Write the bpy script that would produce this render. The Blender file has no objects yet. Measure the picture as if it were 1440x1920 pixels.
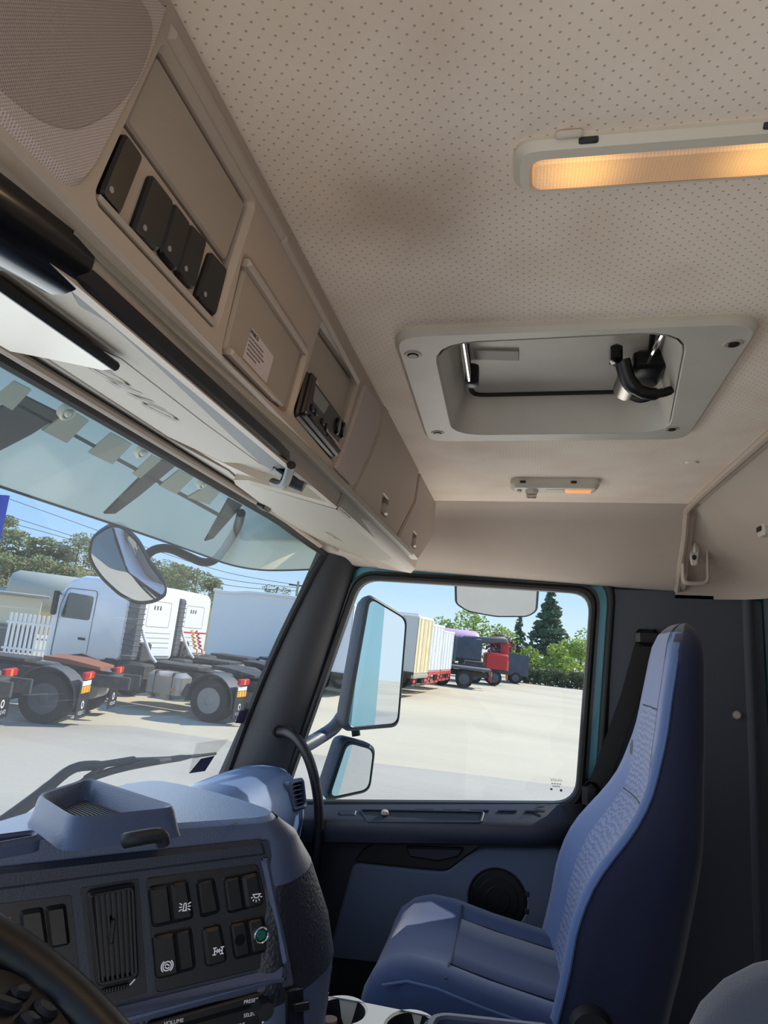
import bpy, bmesh, math, random
from mathutils import Vector, Matrix
from mathutils.bvhtree import BVHTree
random.seed(7)
scn = bpy.context.scene
COL = scn.collection
# ---------------------------------------------------------------- camera
FPX = 1331.0
YAW, PIT, ROL = math.radians(10.97), math.radians(11.2), math.radians(3.03)
CAM = Vector((-1.13, 0.0, 2.55))
_F = Vector((math.cos(PIT)*math.cos(YAW), math.cos(PIT)*math.sin(YAW), math.sin(PIT)))
_r = _F.cross(Vector((0, 0, 1))).normalized()
_u = _r.cross(_F)
_R = _r*math.cos(ROL) + _u*math.sin(ROL)
_U = _u*math.cos(ROL) - _r*math.sin(ROL)
cd = bpy.data.cameras.new('camera'); cam = bpy.data.objects.new('camera', cd); COL.objects.link(cam)
cd.sensor_fit = 'VERTICAL'; cd.sensor_height = 24.0; cd.lens = 24.0*FPX/1920.0
cd.clip_start = 0.02; cd.clip_end = 2000
mw = Matrix((_R, _U, -_F)).transposed().to_4x4(); mw.translation = CAM
cam.matrix_world = mw
scn.camera = cam
# outdoors frame: the yard is not level with the cab (nose of the cab points down a little)
OUT_UP = Vector((-0.0154, -0.0699, 0.9974)).normalized()
OUT_X = (Vector((1, 0, 0)) - OUT_UP*OUT_UP.x).normalized()
OUT_Y = OUT_UP.cross(OUT_X)
EYE = 2.6
OUT = Matrix((OUT_X, OUT_Y, OUT_UP)).transposed().to_4x4(); OUT.translation = CAM - OUT_UP*EYE
# ---------------------------------------------------------------- world, sun, exposure
SUN_AZ, SUN_EL = math.radians(-48), math.radians(38)
w = bpy.data.worlds.new('world'); scn.world = w; w.use_nodes = True
nt = w.node_tree; nt.nodes.clear()
tcw = nt.nodes.new('ShaderNodeTexCoord'); sxyz = nt.nodes.new('ShaderNodeSeparateXYZ'); rmp = nt.nodes.new('ShaderNodeValToRGB')
els = rmp.color_ramp.elements      # clear summer sky, paler towards the horizon
els[0].position = 0.0; els[0].color = (.68, .82, .95, 1); els[1].position = 1.0; els[1].color = (.14, .31, .70, 1)
for ps, c_ in ((.06, (.55, .74, .94)), (.14, (.36, .60, .92)), (.35, (.22, .45, .88))):
    e_ = els.new(ps); e_.color = (*c_, 1)
bg = nt.nodes.new('ShaderNodeBackground'); bg.inputs[1].default_value = 1.22
wo = nt.nodes.new('ShaderNodeOutputWorld')
nt.links.new(tcw.outputs['Generated'], sxyz.inputs[0]); nt.links.new(sxyz.outputs['Z'], rmp.inputs[0])
nt.links.new(rmp.outputs[0], bg.inputs[0]); nt.links.new(bg.outputs[0], wo.inputs[0])
sd = bpy.data.lights.new('sun', 'SUN'); sun = bpy.data.objects.new('sun', sd); COL.objects.link(sun)
sd.energy = 5.6; sd.angle = math.radians(0.6); sd.color = (1.0, 0.94, 0.84)
sdir = Vector((math.cos(SUN_EL)*math.cos(SUN_AZ), math.cos(SUN_EL)*math.sin(SUN_AZ), math.sin(SUN_EL)))
sun.rotation_euler = sdir.to_track_quat('Z', 'Y').to_euler(); sun.location = sdir*60
# added fill lamps set in the windscreen, passenger window and driver door openings
def fill_light(name, loc, aim, sx, sy, watt, col):
    d = bpy.data.lights.new(name, 'AREA'); o = bpy.data.objects.new(name, d); COL.objects.link(o)
    d.shape = 'RECTANGLE'; d.size = sx; d.size_y = sy; d.energy = watt; d.color = col
    o.location = loc; o.rotation_euler = (-Vector(aim)).to_track_quat('Z', 'Y').to_euler(); return o
fill_light('windscreen_fill', (0, .93, 2.48), (0, -1.0, -.12), 2.0, .78, 11.0, (.90, .95, 1.0))
fill_light('passenger_window_fill', (1.16, .17, 2.45), (-1, 0, .55), .62, .55, 3.2, (1.0, .93, .84))
fill_light('driver_door_fill', (-1.30, .15, 2.0), (1, 0, .75), .9, .9, 3.8, (1.0, .93, .84))
scn.view_settings.view_transform = 'Standard'; scn.view_settings.look = 'None'
scn.view_settings.exposure = 0.0; scn.view_settings.gamma = 1.0; scn.view_settings.use_curve_mapping = False
scn.cycles.max_bounces = 14; scn.cycles.diffuse_bounces = 7; scn.cycles.glossy_bounces = 4
scn.cycles.transparent_max_bounces = 24; scn.cycles.transmission_bounces = 8
scn.cycles.caustics_reflective = False; scn.cycles.caustics_refractive = False
scn.cycles.sample_clamp_indirect = 4.0

# ---------------------------------------------------------------- pixel helpers
def ray(px, py): return _F + _R*((px-720)/FPX) - _U*((py-960)/FPX)
def on(ax, v, px, py):
    d = ray(px, py); return CAM + d*((v-CAM[ax])/d[ax])
def oX(v, px, py): return on(0, v, px, py)
def oY(v, px, py): return on(1, v, px, py)
def oZ(v, px, py): return on(2, v, px, py)
def ground(px, py):                      # point of the yard under a pixel, in yard coordinates
    d = ray(px, py); t = -EYE/d.dot(OUT_UP); p = CAM + d*t
    return OUT.inverted() @ p

# ---------------------------------------------------------------- materials
def lin(c):
    f = lambda v: (v/255/12.92) if v/255 <= .04045 else ((v/255+.055)/1.055)**2.4
    return (f(c[0]), f(c[1]), f(c[2]), 1)
MATS = {}
def M(name, col, rough=.55, metal=0.0, bump=None, var=None, coat=0.0, spec=.5, emit=None, sheen=0.0):
    """bump = (scale, strength[, distance]); var = (scale, colour2, amount): noise variation"""
    if name in MATS: return MATS[name]
    m = bpy.data.materials.new(name); m.use_nodes = True; nt = m.node_tree; b = nt.nodes['Principled BSDF']
    b.inputs['Base Color'].default_value = lin(col); b.inputs['Roughness'].default_value = rough
    b.inputs['Metallic'].default_value = metal; b.inputs['Specular IOR Level'].default_value = spec
    b.inputs['Coat Weight'].default_value = coat; b.inputs['Sheen Weight'].default_value = sheen
    if emit: b.inputs['Emission Color'].default_value = lin(emit[0]); b.inputs['Emission Strength'].default_value = emit[1]
    if bump or var:
        tc = nt.nodes.new('ShaderNodeTexCoord')
    if var:
        n = nt.nodes.new('ShaderNodeTexNoise'); n.inputs['Scale'].default_value = var[0]; n.inputs['Detail'].default_value = 6
        cr = nt.nodes.new('ShaderNodeValToRGB'); cr.color_ramp.elements[0].position = .35; cr.color_ramp.elements[1].position = .7
        mx = nt.nodes.new('ShaderNodeMixRGB'); mx.inputs[1].default_value = lin(col); mx.inputs[2].default_value = lin(var[1])
        mu = nt.nodes.new('ShaderNodeMath'); mu.operation = 'MULTIPLY'; mu.inputs[1].default_value = var[2]
        nt.links.new(tc.outputs['Object'], n.inputs['Vector']); nt.links.new(n.outputs[0], cr.inputs[0])
        nt.links.new(cr.outputs[0], mu.inputs[0]); nt.links.new(mu.outputs[0], mx.inputs[0]); nt.links.new(mx.outputs[0], b.inputs['Base Color'])
    if bump:
        n = nt.nodes.new('ShaderNodeTexNoise'); n.inputs['Scale'].default_value = bump[0]; n.inputs['Detail'].default_value = 3
        bp = nt.nodes.new('ShaderNodeBump'); bp.inputs['Strength'].default_value = bump[1]
        bp.inputs['Distance'].default_value = bump[2] if len(bump) > 2 else .002
        nt.links.new(tc.outputs['Object'], n.inputs['Vector']); nt.links.new(n.outputs[0], bp.inputs['Height']); nt.links.new(bp.outputs[0], b.inputs['Normal'])
    MATS[name] = m; return m
def Mglass(name, tint, gloss=.06, rough=0.0):
    if name in MATS: return MATS[name]
    m = bpy.data.materials.new(name); m.use_nodes = True; nt = m.node_tree; nt.nodes.clear()
    t = nt.nodes.new('ShaderNodeBsdfTransparent'); t.inputs[0].default_value = (*tint, 1)
    g = nt.nodes.new('ShaderNodeBsdfGlossy'); g.inputs[1].default_value = rough; g.inputs[0].default_value = (1, 1, 1, 1)
    mx = nt.nodes.new('ShaderNodeMixShader'); mx.inputs[0].default_value = gloss
    o = nt.nodes.new('ShaderNodeOutputMaterial')
    nt.links.new(t.outputs[0], mx.inputs[1]); nt.links.new(g.outputs[0], mx.inputs[2]); nt.links.new(mx.outputs[0], o.inputs[0])
    MATS[name] = m; return m

# ---------------------------------------------------------------- mesh builder
class MB:
    def __init__(s): s.v = []; s.f = []
    def add(s, v, f):
        o = len(s.v); s.v += [Vector(p) for p in v]; s.f += [[i+o for i in q] for q in f]; return s
    def build(s, name, mat, parent=None, smooth=40, frame=None, label=None):
        me = bpy.data.meshes.new(name)
        vs = s.v
        if frame is not None: vs = [frame @ p for p in vs]
        me.from_pydata([tuple(p) for p in vs], [], s.f)
        bm = bmesh.new(); bm.from_mesh(me); bmesh.ops.recalc_face_normals(bm, faces=bm.faces); bm.to_mesh(me); bm.free()
        me.materials.append(mat)
        if smooth:
            me.polygons.foreach_set('use_smooth', [True]*len(me.polygons)); me.set_sharp_from_angle(angle=math.radians(smooth))
        me.update()
        o = bpy.data.objects.new(name, me); COL.objects.link(o)
        if parent is not None: setpar(o, parent)
        if label: o['label'] = label
        return o
def wmat(o): return o.matrix_basis.copy() if o.parent is None else wmat(o.parent) @ o.matrix_parent_inverse @ o.matrix_basis
def setpar(o, p):
    o.parent = p; o.matrix_parent_inverse = wmat(p).inverted()
def tag(o, label, cat, group=None, kind=None):
    o['label'] = label; o['category'] = cat
    if group: o['group'] = group
    if kind: o['kind'] = kind
    return o
def thing(name, label, cat, loc=(0, 0, 0), group=None, kind=None, frame=None):
    o = bpy.data.objects.new(name, None); COL.objects.link(o); o.empty_display_size = .05
    m = Matrix.Translation(Vector(loc))
    o.matrix_basis = m if frame is None else frame @ m
    tag(o, label, cat, group, kind); return o
def struct(o): o['kind'] = 'structure'; return o

class Fr:
    """a plane: origin o, axes u, v (in plane), n = u x v pointing out of it"""
    def __init__(s, o, u, v):
        s.o = Vector(o); s.u = Vector(u).normalized(); v = Vector(v); s.v = (v - s.u*v.dot(s.u)).normalized(); s.n = s.u.cross(s.v)
    def uv(s, px, py):
        d = ray(px, py); t = (s.o-CAM).dot(s.n)/d.dot(s.n); p = CAM+d*t-s.o; return (p.dot(s.u), p.dot(s.v))
    def poly(s, pts): return [s.uv(*p) for p in pts]
    def pt(s, uv, d=0): return s.o + s.u*uv[0] + s.v*uv[1] + s.n*d
def area(p): return sum(p[i][0]*p[(i+1) % len(p)][1]-p[(i+1) % len(p)][0]*p[i][1] for i in range(len(p)))/2
def rp(pts, r, n=4):
    """round the corners of a polygon"""
    out = []; N = len(pts)
    for i in range(N):
        a, b, c = Vector(pts[i-1]), Vector(pts[i]), Vector(pts[(i+1) % N])
        l1, l2 = (a-b).length, (c-b).length
        q = min(r, l1*.45, l2*.45)
        if q < 1e-6: out.append(tuple(b)); continue
        p0 = b+(a-b).normalized()*q; p2 = b+(c-b).normalized()*q
        for k in range(n+1):
            t = k/n; out.append(tuple(p0*(1-t)**2+b*2*t*(1-t)+p2*t*t))
    return out
def inset(p, d):
    """move a CCW polygon inwards by d"""
    N = len(p); out = []
    for i in range(N):
        a, b, c = Vector(p[i-1]), Vector(p[i]), Vector(p[(i+1) % N])
        e1 = (b-a); e2 = (c-b)
        if e1.length < 1e-9 or e2.length < 1e-9: out.append(tuple(b)); continue
        n1 = Vector((-e1.y, e1.x)).normalized(); n2 = Vector((-e2.y, e2.x)).normalized()
        m = n1+n2
        if m.length < 1e-6: m = n1
        m.normalize(); k = max(.4, m.dot(n1)); out.append(tuple(b+m*(d/k)))
    return out
def plate(mb, fr, outer, d0, d1, holes=(), bev=0.0, hbev=0.0, back=False):
    """flat plate on frame fr: outline `outer` (uv), from depth d0 to d1 along n, chamfered by bev, with holes"""
    o = list(outer); o = o if area(o) > 0 else o[::-1]
    hs = [(list(h) if area(h) > 0 else list(h)[::-1]) for h in holes]
    bm = bmesh.new()
    def ring(p, d): return [bm.verts.new(fr.pt(q, d)) for q in p]
    def wall(a, b, flip=False):
        for i in range(len(a)):
            j = (i+1) % len(a)
            q = (a[i], a[j], b[j], b[i])
            try: bm.faces.new(q[::-1] if flip else q)
            except ValueError: pass
    sg = 1 if d1 >= d0 else -1
    r0 = ring(o, d0)
    if bev > 0:
        r1 = ring(o, d1-sg*bev); r2 = ring(inset(o, bev), d1); wall(r0, r1); wall(r1, r2); top = r2
    else:
        top = ring(o, d1); wall(r0, top)
    tops = [top]; bots = [r0]
    for h in hs:
        h0 = ring(h, d0)
        if hbev > 0:
            h1 = ring(h, d1-sg*hbev); h2 = ring(inset(h, -hbev), d1); wall(h0, h1, True); wall(h1, h2, True); tops.append(h2)
        else:
            h1 = ring(h, d1); wall(h0, h1, True); tops.append(h1)
        bots.append(h0)
    def fill(loops):
        if len(loops) == 1 and len(loops[0]) <= 4:
            bm.faces.new(loops[0]); return
        es = []
        for L in loops:
            for i in range(len(L)):
                e = bm.edges.get((L[i], L[(i+1) % len(L)])) or bm.edges.new((L[i], L[(i+1) % len(L)])); es.append(e)
        bmesh.ops.triangle_fill(bm, use_beauty=True, use_dissolve=False, edges=es, normal=fr.n)
    fill(tops)
    if back: fill(bots)
    bm.verts.index_update()
    mb.add([v.co.copy() for v in bm.verts], [[v.index for v in f.verts] for f in bm.faces]); bm.free(); return mb
def P1(fr, outer, d0, d1, **k): return plate(MB(), fr, outer, d0, d1, **k)
def rect(c, w, h): return [(c[0]-w/2, c[1]-h/2), (c[0]+w/2, c[1]-h/2), (c[0]+w/2, c[1]+h/2), (c[0]-w/2, c[1]+h/2)]
def ell(c, a, b, n=24): return [(c[0]+a*math.cos(2*math.pi*i/n), c[1]+b*math.sin(2*math.pi*i/n)) for i in range(n)]
def loft(mb, rows, closed=True, caps=True):
    n = len(rows[0]); v = [p for r in rows for p in r]; f = []
    for i in range(len(rows)-1):
        for j in range(n if closed else n-1):
            k = (j+1) % n; f.append([i*n+j, i*n+k, (i+1)*n+k, (i+1)*n+j])
    if closed and caps:
        f.append(list(range(n))[::-1]); f.append([(len(rows)-1)*n+j for j in range(n)])
    return mb.add(v, f)
def tube(mb, pts, r, seg=10, cap=True):
    pts = [Vector(p) for p in pts]; rows = []; up = None
    for i, p in enumerate(pts):
        t = (pts[min(i+1, len(pts)-1)]-pts[max(i-1, 0)]).normalized()
        if up is None: up = t.orthogonal().normalized()
        up = (up-t*up.dot(t)).normalized(); b = t.cross(up); rr = r[i] if isinstance(r, (list, tuple)) else r
        rows.append([p+(up*math.cos(2*math.pi*k/seg)+b*math.sin(2*math.pi*k/seg))*rr for k in range(seg)])
    return loft(mb, rows, True, cap)
def spline(pts, n=6):
    """Catmull-Rom through points (any dimension)"""
    pts = [Vector(p) for p in pts]; out = []
    for i in range(len(pts)-1):
        p0, p1, p2, p3 = pts[max(i-1, 0)], pts[i], pts[i+1], pts[min(i+2, len(pts)-1)]
        for k in range(n):
            t = k/n; out.append(.5*((2*p1)+(p2-p0)*t+(2*p0-5*p1+4*p2-p3)*t*t+(3*p1-p0-3*p2+p3)*t**3))
    out.append(pts[-1]); return out
def lerp1(tab, x):
    tab = sorted(tab)
    if x <= tab[0][0]: return tab[0][1]
    for (a, b), (c, d) in zip(tab, tab[1:]):
        if x <= c: return b+(d-b)*(x-a)/(c-a)
    return tab[-1][1]
def box(mb, c, s, bev=0.0, R=None):
    """chamfered box: centre c, size s, optional rotation matrix"""
    c = Vector(c); x, y, z = s[0]/2, s[1]/2, s[2]/2; b = min(bev, x*.9, y*.9, z*.9)
    if b <= 0:
        vs = [(i*x, j*y, k*z) for i in (-1, 1) for j in (-1, 1) for k in (-1, 1)]
        fs = [[0, 1, 3, 2], [4, 6, 7, 5], [0, 4, 5, 1], [2, 3, 7, 6], [0, 2, 6, 4], [1, 5, 7, 3]]
    else:
        vs, fs = [], []
        rows = []
        for zz, ins in ((-z, b), (-z+b, 0), (z-b, 0), (z, b)):
            X, Y = x-ins, y-ins
            rows.append([(X-b, -Y, zz), (X, -Y+b, zz), (X, Y-b, zz), (X-b, Y, zz), (-X+b, Y, zz), (-X, Y-b, zz), (-X, -Y+b, zz), (-X+b, -Y, zz)])
        vs = [p for r in rows for p in r]
        for i in range(3):
            for j in range(8): k = (j+1) % 8; fs.append([i*8+j, i*8+k, i*8+8+k, i*8+8+j])
        fs.append(list(range(8))[::-1]); fs.append(list(range(24, 32)))
    vs = [Vector(p) for p in vs]
    if R is not None: vs = [R @ p for p in vs]
    return mb.add([p+c for p in vs], fs)
def BX(c, s, bev=0, R=None): return box(MB(), c, s, bev, R)
def cyl(mb, a, b, r, seg=16, r2=None):
    return tube(mb, [a, b], [r, r if r2 is None else r2], seg)
_tc = {}
def text(mb, fr, s, uv, size, d, depth=.0006, shear=0.0, align='CENTER', sx=1.0):
    if (s, shear, align) not in _tc:
        cu = bpy.data.curves.new('t', 'FONT'); cu.body = s; cu.size = 1; cu.align_x = align; cu.align_y = 'CENTER'; cu.shear = shear; cu.resolution_u = 3; cu.fill_mode = 'FRONT'
        ob = bpy.data.objects.new('t', cu); me = bpy.data.meshes.new_from_object(ob)
        _tc[(s, shear, align)] = ([tuple(v.co) for v in me.vertices], [list(p.vertices) for p in me.polygons])
        bpy.data.objects.remove(ob); bpy.data.curves.remove(cu); bpy.data.meshes.remove(me)
    v, f = _tc[(s, shear, align)]
    return mb.add([fr.pt((uv[0]+p[0]*size*sx, uv[1]+p[1]*size), d) for p in v], f)

def hit(o, px, py):
    """where a picture ray meets an object's mesh: point and normal facing the camera"""
    me = o.data; t = BVHTree.FromPolygons([wmat(o) @ v.co for v in me.vertices], [list(p.vertices) for p in me.polygons])
    d = ray(px, py).normalized(); p, n, i, dist = t.ray_cast(CAM, d)
    return p, (n if n.dot(d) < 0 else -n)
# ================================================================ materials of the cab
m_liner = M('headliner_vinyl', (236, 220, 203), .75)
def headliner_nodes(m):
    nt = m.node_tree; b = nt.nodes['Principled BSDF']
    tc = nt.nodes.new('ShaderNodeTexCoord'); mp = nt.nodes.new('ShaderNodeMapping'); mp.inputs['Rotation'].default_value = (0, 0, .8); mp.inputs['Scale'].default_value = (105, 105, 0)
    vo = nt.nodes.new('ShaderNodeTexVoronoi'); vo.voronoi_dimensions = '2D'; vo.inputs['Scale'].default_value = 1; vo.inputs['Randomness'].default_value = .12
    lt = nt.nodes.new('ShaderNodeMapRange'); lt.inputs[1].default_value = .07; lt.inputs[2].default_value = .13
    no = nt.nodes.new('ShaderNodeTexNoise'); no.inputs['Scale'].default_value = 7; no.inputs['Detail'].default_value = 8
    cr = nt.nodes.new('ShaderNodeValToRGB'); cr.color_ramp.elements[0].position = .42; cr.color_ramp.elements[1].position = .72
    m0 = nt.nodes.new('ShaderNodeMixRGB'); m0.inputs[1].default_value = lin((236, 220, 203)); m0.inputs[2].default_value = lin((224, 204, 184))
    # brown water stain near the console edge
    sp = nt.nodes.new('ShaderNodeVectorMath'); sp.operation = 'DISTANCE'; sp.inputs[1].default_value = (-.50, .12, 2.985)
    n2 = nt.nodes.new('ShaderNodeTexNoise'); n2.inputs['Scale'].default_value = 14; n2.inputs['Detail'].default_value = 5
    ad = nt.nodes.new('ShaderNodeMath'); ad.operation = 'MULTIPLY_ADD'; ad.inputs[1].default_value = .16
    mr = nt.nodes.new('ShaderNodeMapRange'); mr.inputs[1].default_value = .20; mr.inputs[2].default_value = .10; mr.inputs[3].default_value = 0; mr.inputs[4].default_value = .5
    m1 = nt.nodes.new('ShaderNodeMixRGB'); m1.inputs[2].default_value = lin((150, 118, 88))
    m2 = nt.nodes.new('ShaderNodeMixRGB'); m2.inputs[1].default_value = lin((182, 164, 146))
    bp = nt.nodes.new('ShaderNodeBump'); bp.inputs['Strength'].default_value = .5; bp.inputs['Distance'].default_value = .001
    L = nt.links.new
    L(tc.outputs['Object'], mp.inputs[0]); L(mp.outputs[0], vo.inputs['Vector']); L(vo.outputs['Distance'], lt.inputs[0])
    L(tc.outputs['Object'], no.inputs['Vector']); L(no.outputs[0], cr.inputs[0]); L(cr.outputs[0], m0.inputs[0])
    L(tc.outputs['Object'], sp.inputs[0]); L(tc.outputs['Object'], n2.inputs['Vector']); L(n2.outputs[0], ad.inputs[0]); L(sp.outputs['Value'], ad.inputs[2])
    L(ad.outputs[0], mr.inputs[0]); L(mr.outputs[0], m1.inputs[0]); L(m0.outputs[0], m1.inputs[1])
    L(lt.outputs[0], m2.inputs[0]); L(m1.outputs[0], m2.inputs[2]); L(m2.outputs[0], b.inputs['Base Color'])
    L(lt.outputs[0], bp.inputs['Height']); L(bp.outputs[0], b.inputs['Normal'])
headliner_nodes(m_liner)
m_beige = M('beige_grained_plastic', (176, 160, 145), .5, bump=(900, .25, .0008))
m_beige_s = M('beige_smooth_plastic', (160, 148, 134), .45, bump=(1500, .08, .0005))
m_beigefab = M('beige_moulded_fabric', (182, 168, 156), .85, bump=(1300, .25, .0008), var=(3, (166, 150, 136), .6))
m_hatch = M('grey_beige_plastic', (200, 192, 180), .48, bump=(700, .2, .001), var=(9, (178, 170, 158), .6))
m_mesh = M('speaker_mesh_brown', (150, 136, 128), .7)
m_visor = M('visor_plastic', (158, 148, 132), .55, bump=(600, .35, .001))
m_black = M('black_plastic', (13, 13, 15), .42, bump=(1200, .12, .0006))
m_blackg = M('black_gloss', (10, 10, 12), .18)
m_rubber = M('black_rubber', (17, 17, 18), .6)
m_pillar = M('pillar_dark_grey', (48, 47, 50), .62, bump=(1200, .15, .0006))
m_wallg = M('grey_blue_fabric', (74, 78, 88), .9, bump=(900, .3, .0008), sheen=.2)
m_dash_lit = M('dash_blue_lit', (108, 134, 176), .42, bump=(500, .35, .0012))  # dash plastic with the windscreen light put into a lighter colour
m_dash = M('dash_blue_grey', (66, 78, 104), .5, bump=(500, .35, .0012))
m_dashd = M('dash_blue_shaded', (36, 42, 56), .55, bump=(500, .3, .0012))  # same dash plastic, shade of its face put into a darker colour
m_leather = M('grip_leather_grain', (28, 32, 42), .5, bump=(220, .8, .003))
m_panel = M('switch_panel_dark', (19, 20, 26), .5, bump=(1500, .1, .0005))
m_door = M('door_panel_blue_grey', (80, 92, 114), .7, bump=(600, .25, .001))
m_doord = M('door_dark', (26, 29, 36), .6, bump=(700, .25, .001))
m_teal = M('teal_paint', (70, 152, 168), .3, coat=.6)
m_white = M('white_print', (225, 225, 228), .6)
m_chrome = M('chrome', (215, 215, 215), .12, metal=1)
m_steel = M('worn_steel', (150, 146, 140), .3, metal=1)
m_sticker = M('sticker_paper', (200, 188, 190), .6)
m_ink = M('sticker_ink', (26, 22, 22), .6)
m_inkg = M('sticker_ink_grey', (120, 108, 108), .6)
m_mirror = M('mirror_silver', (235, 238, 240), .015, metal=1)
m_carpet = M('black_carpet', (22, 22, 24), .95, bump=(300, .6, .004))
m_glass = Mglass('window_glass', (.92, .945, .935), .012)
# dirty windscreen: thin dust film and wiped streaks
def dirty_glass():
    m = bpy.data.materials.new('windscreen_glass'); m.use_nodes = True; nt = m.node_tree; nt.nodes.clear(); L = nt.links.new
    t = nt.nodes.new('ShaderNodeBsdfTransparent'); t.inputs[0].default_value = (.88, .91, .90, 1)
    g = nt.nodes.new('ShaderNodeBsdfGlossy'); g.inputs[1].default_value = 0.0
    d = nt.nodes.new('ShaderNodeBsdfDiffuse'); d.inputs[0].default_value = (.75, .73, .7, 1)
    tl = nt.nodes.new('ShaderNodeBsdfTranslucent'); tl.inputs[0].default_value = (.75, .73, .7, 1)
    dd = nt.nodes.new('ShaderNodeMixShader'); dd.inputs[0].default_value = .5; L(d.outputs[0], dd.inputs[1]); L(tl.outputs[0], dd.inputs[2])
    tc = nt.nodes.new('ShaderNodeTexCoord'); mp = nt.nodes.new('ShaderNodeMapping'); mp.inputs['Rotation'].default_value = (0, math.radians(-62), 0); mp.inputs['Scale'].default_value = (1.5, 1, 60)
    n = nt.nodes.new('ShaderNodeTexNoise'); n.inputs['Scale'].default_value = 3; n.inputs['Detail'].default_value = 3
    r = nt.nodes.new('ShaderNodeMapRange'); r.inputs[1].default_value = .66; r.inputs[2].default_value = .80; r.inputs[3].default_value = .065; r.inputs[4].default_value = .22
    L(tc.outputs['Object'], mp.inputs[0]); L(mp.outputs[0], n.inputs['Vector']); L(n.outputs[0], r.inputs[0])
    m1 = nt.nodes.new('ShaderNodeMixShader'); L(r.outputs[0], m1.inputs[0]); L(t.outputs[0], m1.inputs[1]); L(dd.outputs[0], m1.inputs[2])
    m2 = nt.nodes.new('ShaderNodeMixShader'); m2.inputs[0].default_value = .012; L(m1.outputs[0], m2.inputs[1]); L(g.outputs[0], m2.inputs[2])
    o = nt.nodes.new('ShaderNodeOutputMaterial'); L(m2.outputs[0], o.inputs[0]); return m
m_wscreen = dirty_glass()

# ================================================================ shell of the cab
ZC = 2.985
FC = Fr((0, 0, ZC), (1, 0, 0), (0, -1, 0))             # ceiling plane, n = -Z (down)
FD = Fr((1.12, 0, 0), (0, -1, 0), (0, 0, 1))           # right door plane, n = -X (into the cab)
hatch_px = [(733, 614), (1437, 586), (1290, 814), (800, 819)]
hatch_in = [(848, 642), (1250, 622), (1228, 792), (872, 797)]
h_out = rp(FC.poly(hatch_px), .045, 5)
h_in = rp(FC.poly(hatch_in), .04, 5)
h_mid = inset(h_in if area(h_in) > 0 else h_in[::-1], -.032)
ceil_o = [(-1.25, -.30), (.86, -.30), (.86, .505), (-1.25, .505)]
o = P1(FC, ceil_o, -.02, 0, holes=[h_mid]).build('ceiling', m_liner, smooth=0); struct(o)
o['label'] = 'cream perforated vinyl headliner with a brown stain'
# side panel over the door, rolled from the ceiling down to the door frame
def zlow(y): return lerp1([(-.46, 2.774), (.54, 2.822), (.8, 2.84)], y)
rows = []
for y in [-.485, -.3, -.1, .1, .3, .45, .56, .64]:
    zl = zlow(y); xs = [(.85, ZC), (.90, ZC-.003), (.93, ZC-.012), (.955, ZC-.035), (.985, ZC-.075), (1.03, ZC-.125), (1.075, zl+.02), (1.10, zl+.003), (1.115, zl), (1.15, zl+.002)]
    rows.append([(x, y, z) for x, z in xs])
o = loft(MB(), rows, False).build('wall_right', m_beigefab); struct(o); o['label'] = 'beige moulded panel above the passenger door window'
ws_ = o
BX((1.108, -.384, 2.845), (.004, .006, .006), .001).build('push_pin', m_pillar, ws_)
# rear corner and rear upper panel
T = [(.93, -.462), (.925, -.475), (.91, -.48), (.87, -.478), (.8, -.475), (.3, -.475), (-1.25, -.475)]
B = [(1.12, -.462), (1.12, -.57), (1.095, -.645), (1.04, -.685), (.95, -.70), (.3, -.70), (-1.25, -.70)]
rows = []
for t, zz in ((0, 2.982), (.06, 2.974), (.22, 2.94), (.5, 2.885), (.78, 2.83), (.93, 2.79), (1.0, 2.765), (1.0, 2.755), (1.1, 2.757)):
    rows.append([(a[0]+(b[0]-a[0])*t, a[1]+(b[1]-a[1])*t, zz) for a, b in zip(T, B)])
o = loft(MB(), rows, False).build('wall_rear', m_beigefab); struct(o); o['label'] = 'beige moulded rear corner panel under the headliner'
wr_ = o
tube(MB(), spline([(-1.2, -.45, 2.98), (.5, -.45, 2.98), (.85, -.452, 2.978), (.92, -.457, 2.965), (.97, -.461, 2.91), (1.06, -.463, 2.82), (1.105, -.465, 2.775)], 6), .009, 8).build('edge_bead', m_beige, wr_)
# coat hook recess + hook
p, n_ = hit(wr_, 1300, 1032)
up0 = Vector((0, 0, 1)); fh = Fr(p, up0.cross(n_), up0)
P1(fh, rp(rect((.004, -.005), .075, .19), .02), -.02, .006, bev=.005, holes=[rp(rect((.004, -.005), .058, .17), .016)], hbev=.004).build('hook_recess', m_beigefab, wr_)
hk = thing('coat_hook', 'small beige coat hook on the rear corner panel', 'hook', fh.pt((0, 0)))
P1(fh, rp([(-.008, -.045), (.008, -.045), (.015, .0), (.008, .045), (-.008, .045), (-.015, .0)], .005), .0, .011, bev=.003).build('back_plate', m_hatch, hk)
tube(MB(), spline([fh.pt((0, .022), .008), fh.pt((0, .016), .022), fh.pt((0, .002), .026), fh.pt((0, -.008), .022)], 4), .005, 8).build('peg', m_hatch, hk)
P1(fh, ell((0, -.022), .006, .008, 12), .010, .0125).build('screw_hole', m_black, hk)
p, n_ = hit(wr_, 1434, 992)
cl = thing('blind_clip', 'grey clip on the rear panel at the right edge', 'clip', p)
fcl = Fr(p, up0.cross(n_), up0)
P1(fcl, rp(rect((0, 0), .05, .034), .006), -.01, .010, bev=.003).build('body', m_hatch, cl)
P1(fcl, rp(rect((-.004, 0), .028, .012), .003), .012, .0135).build('slot', m_black, cl)
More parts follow.
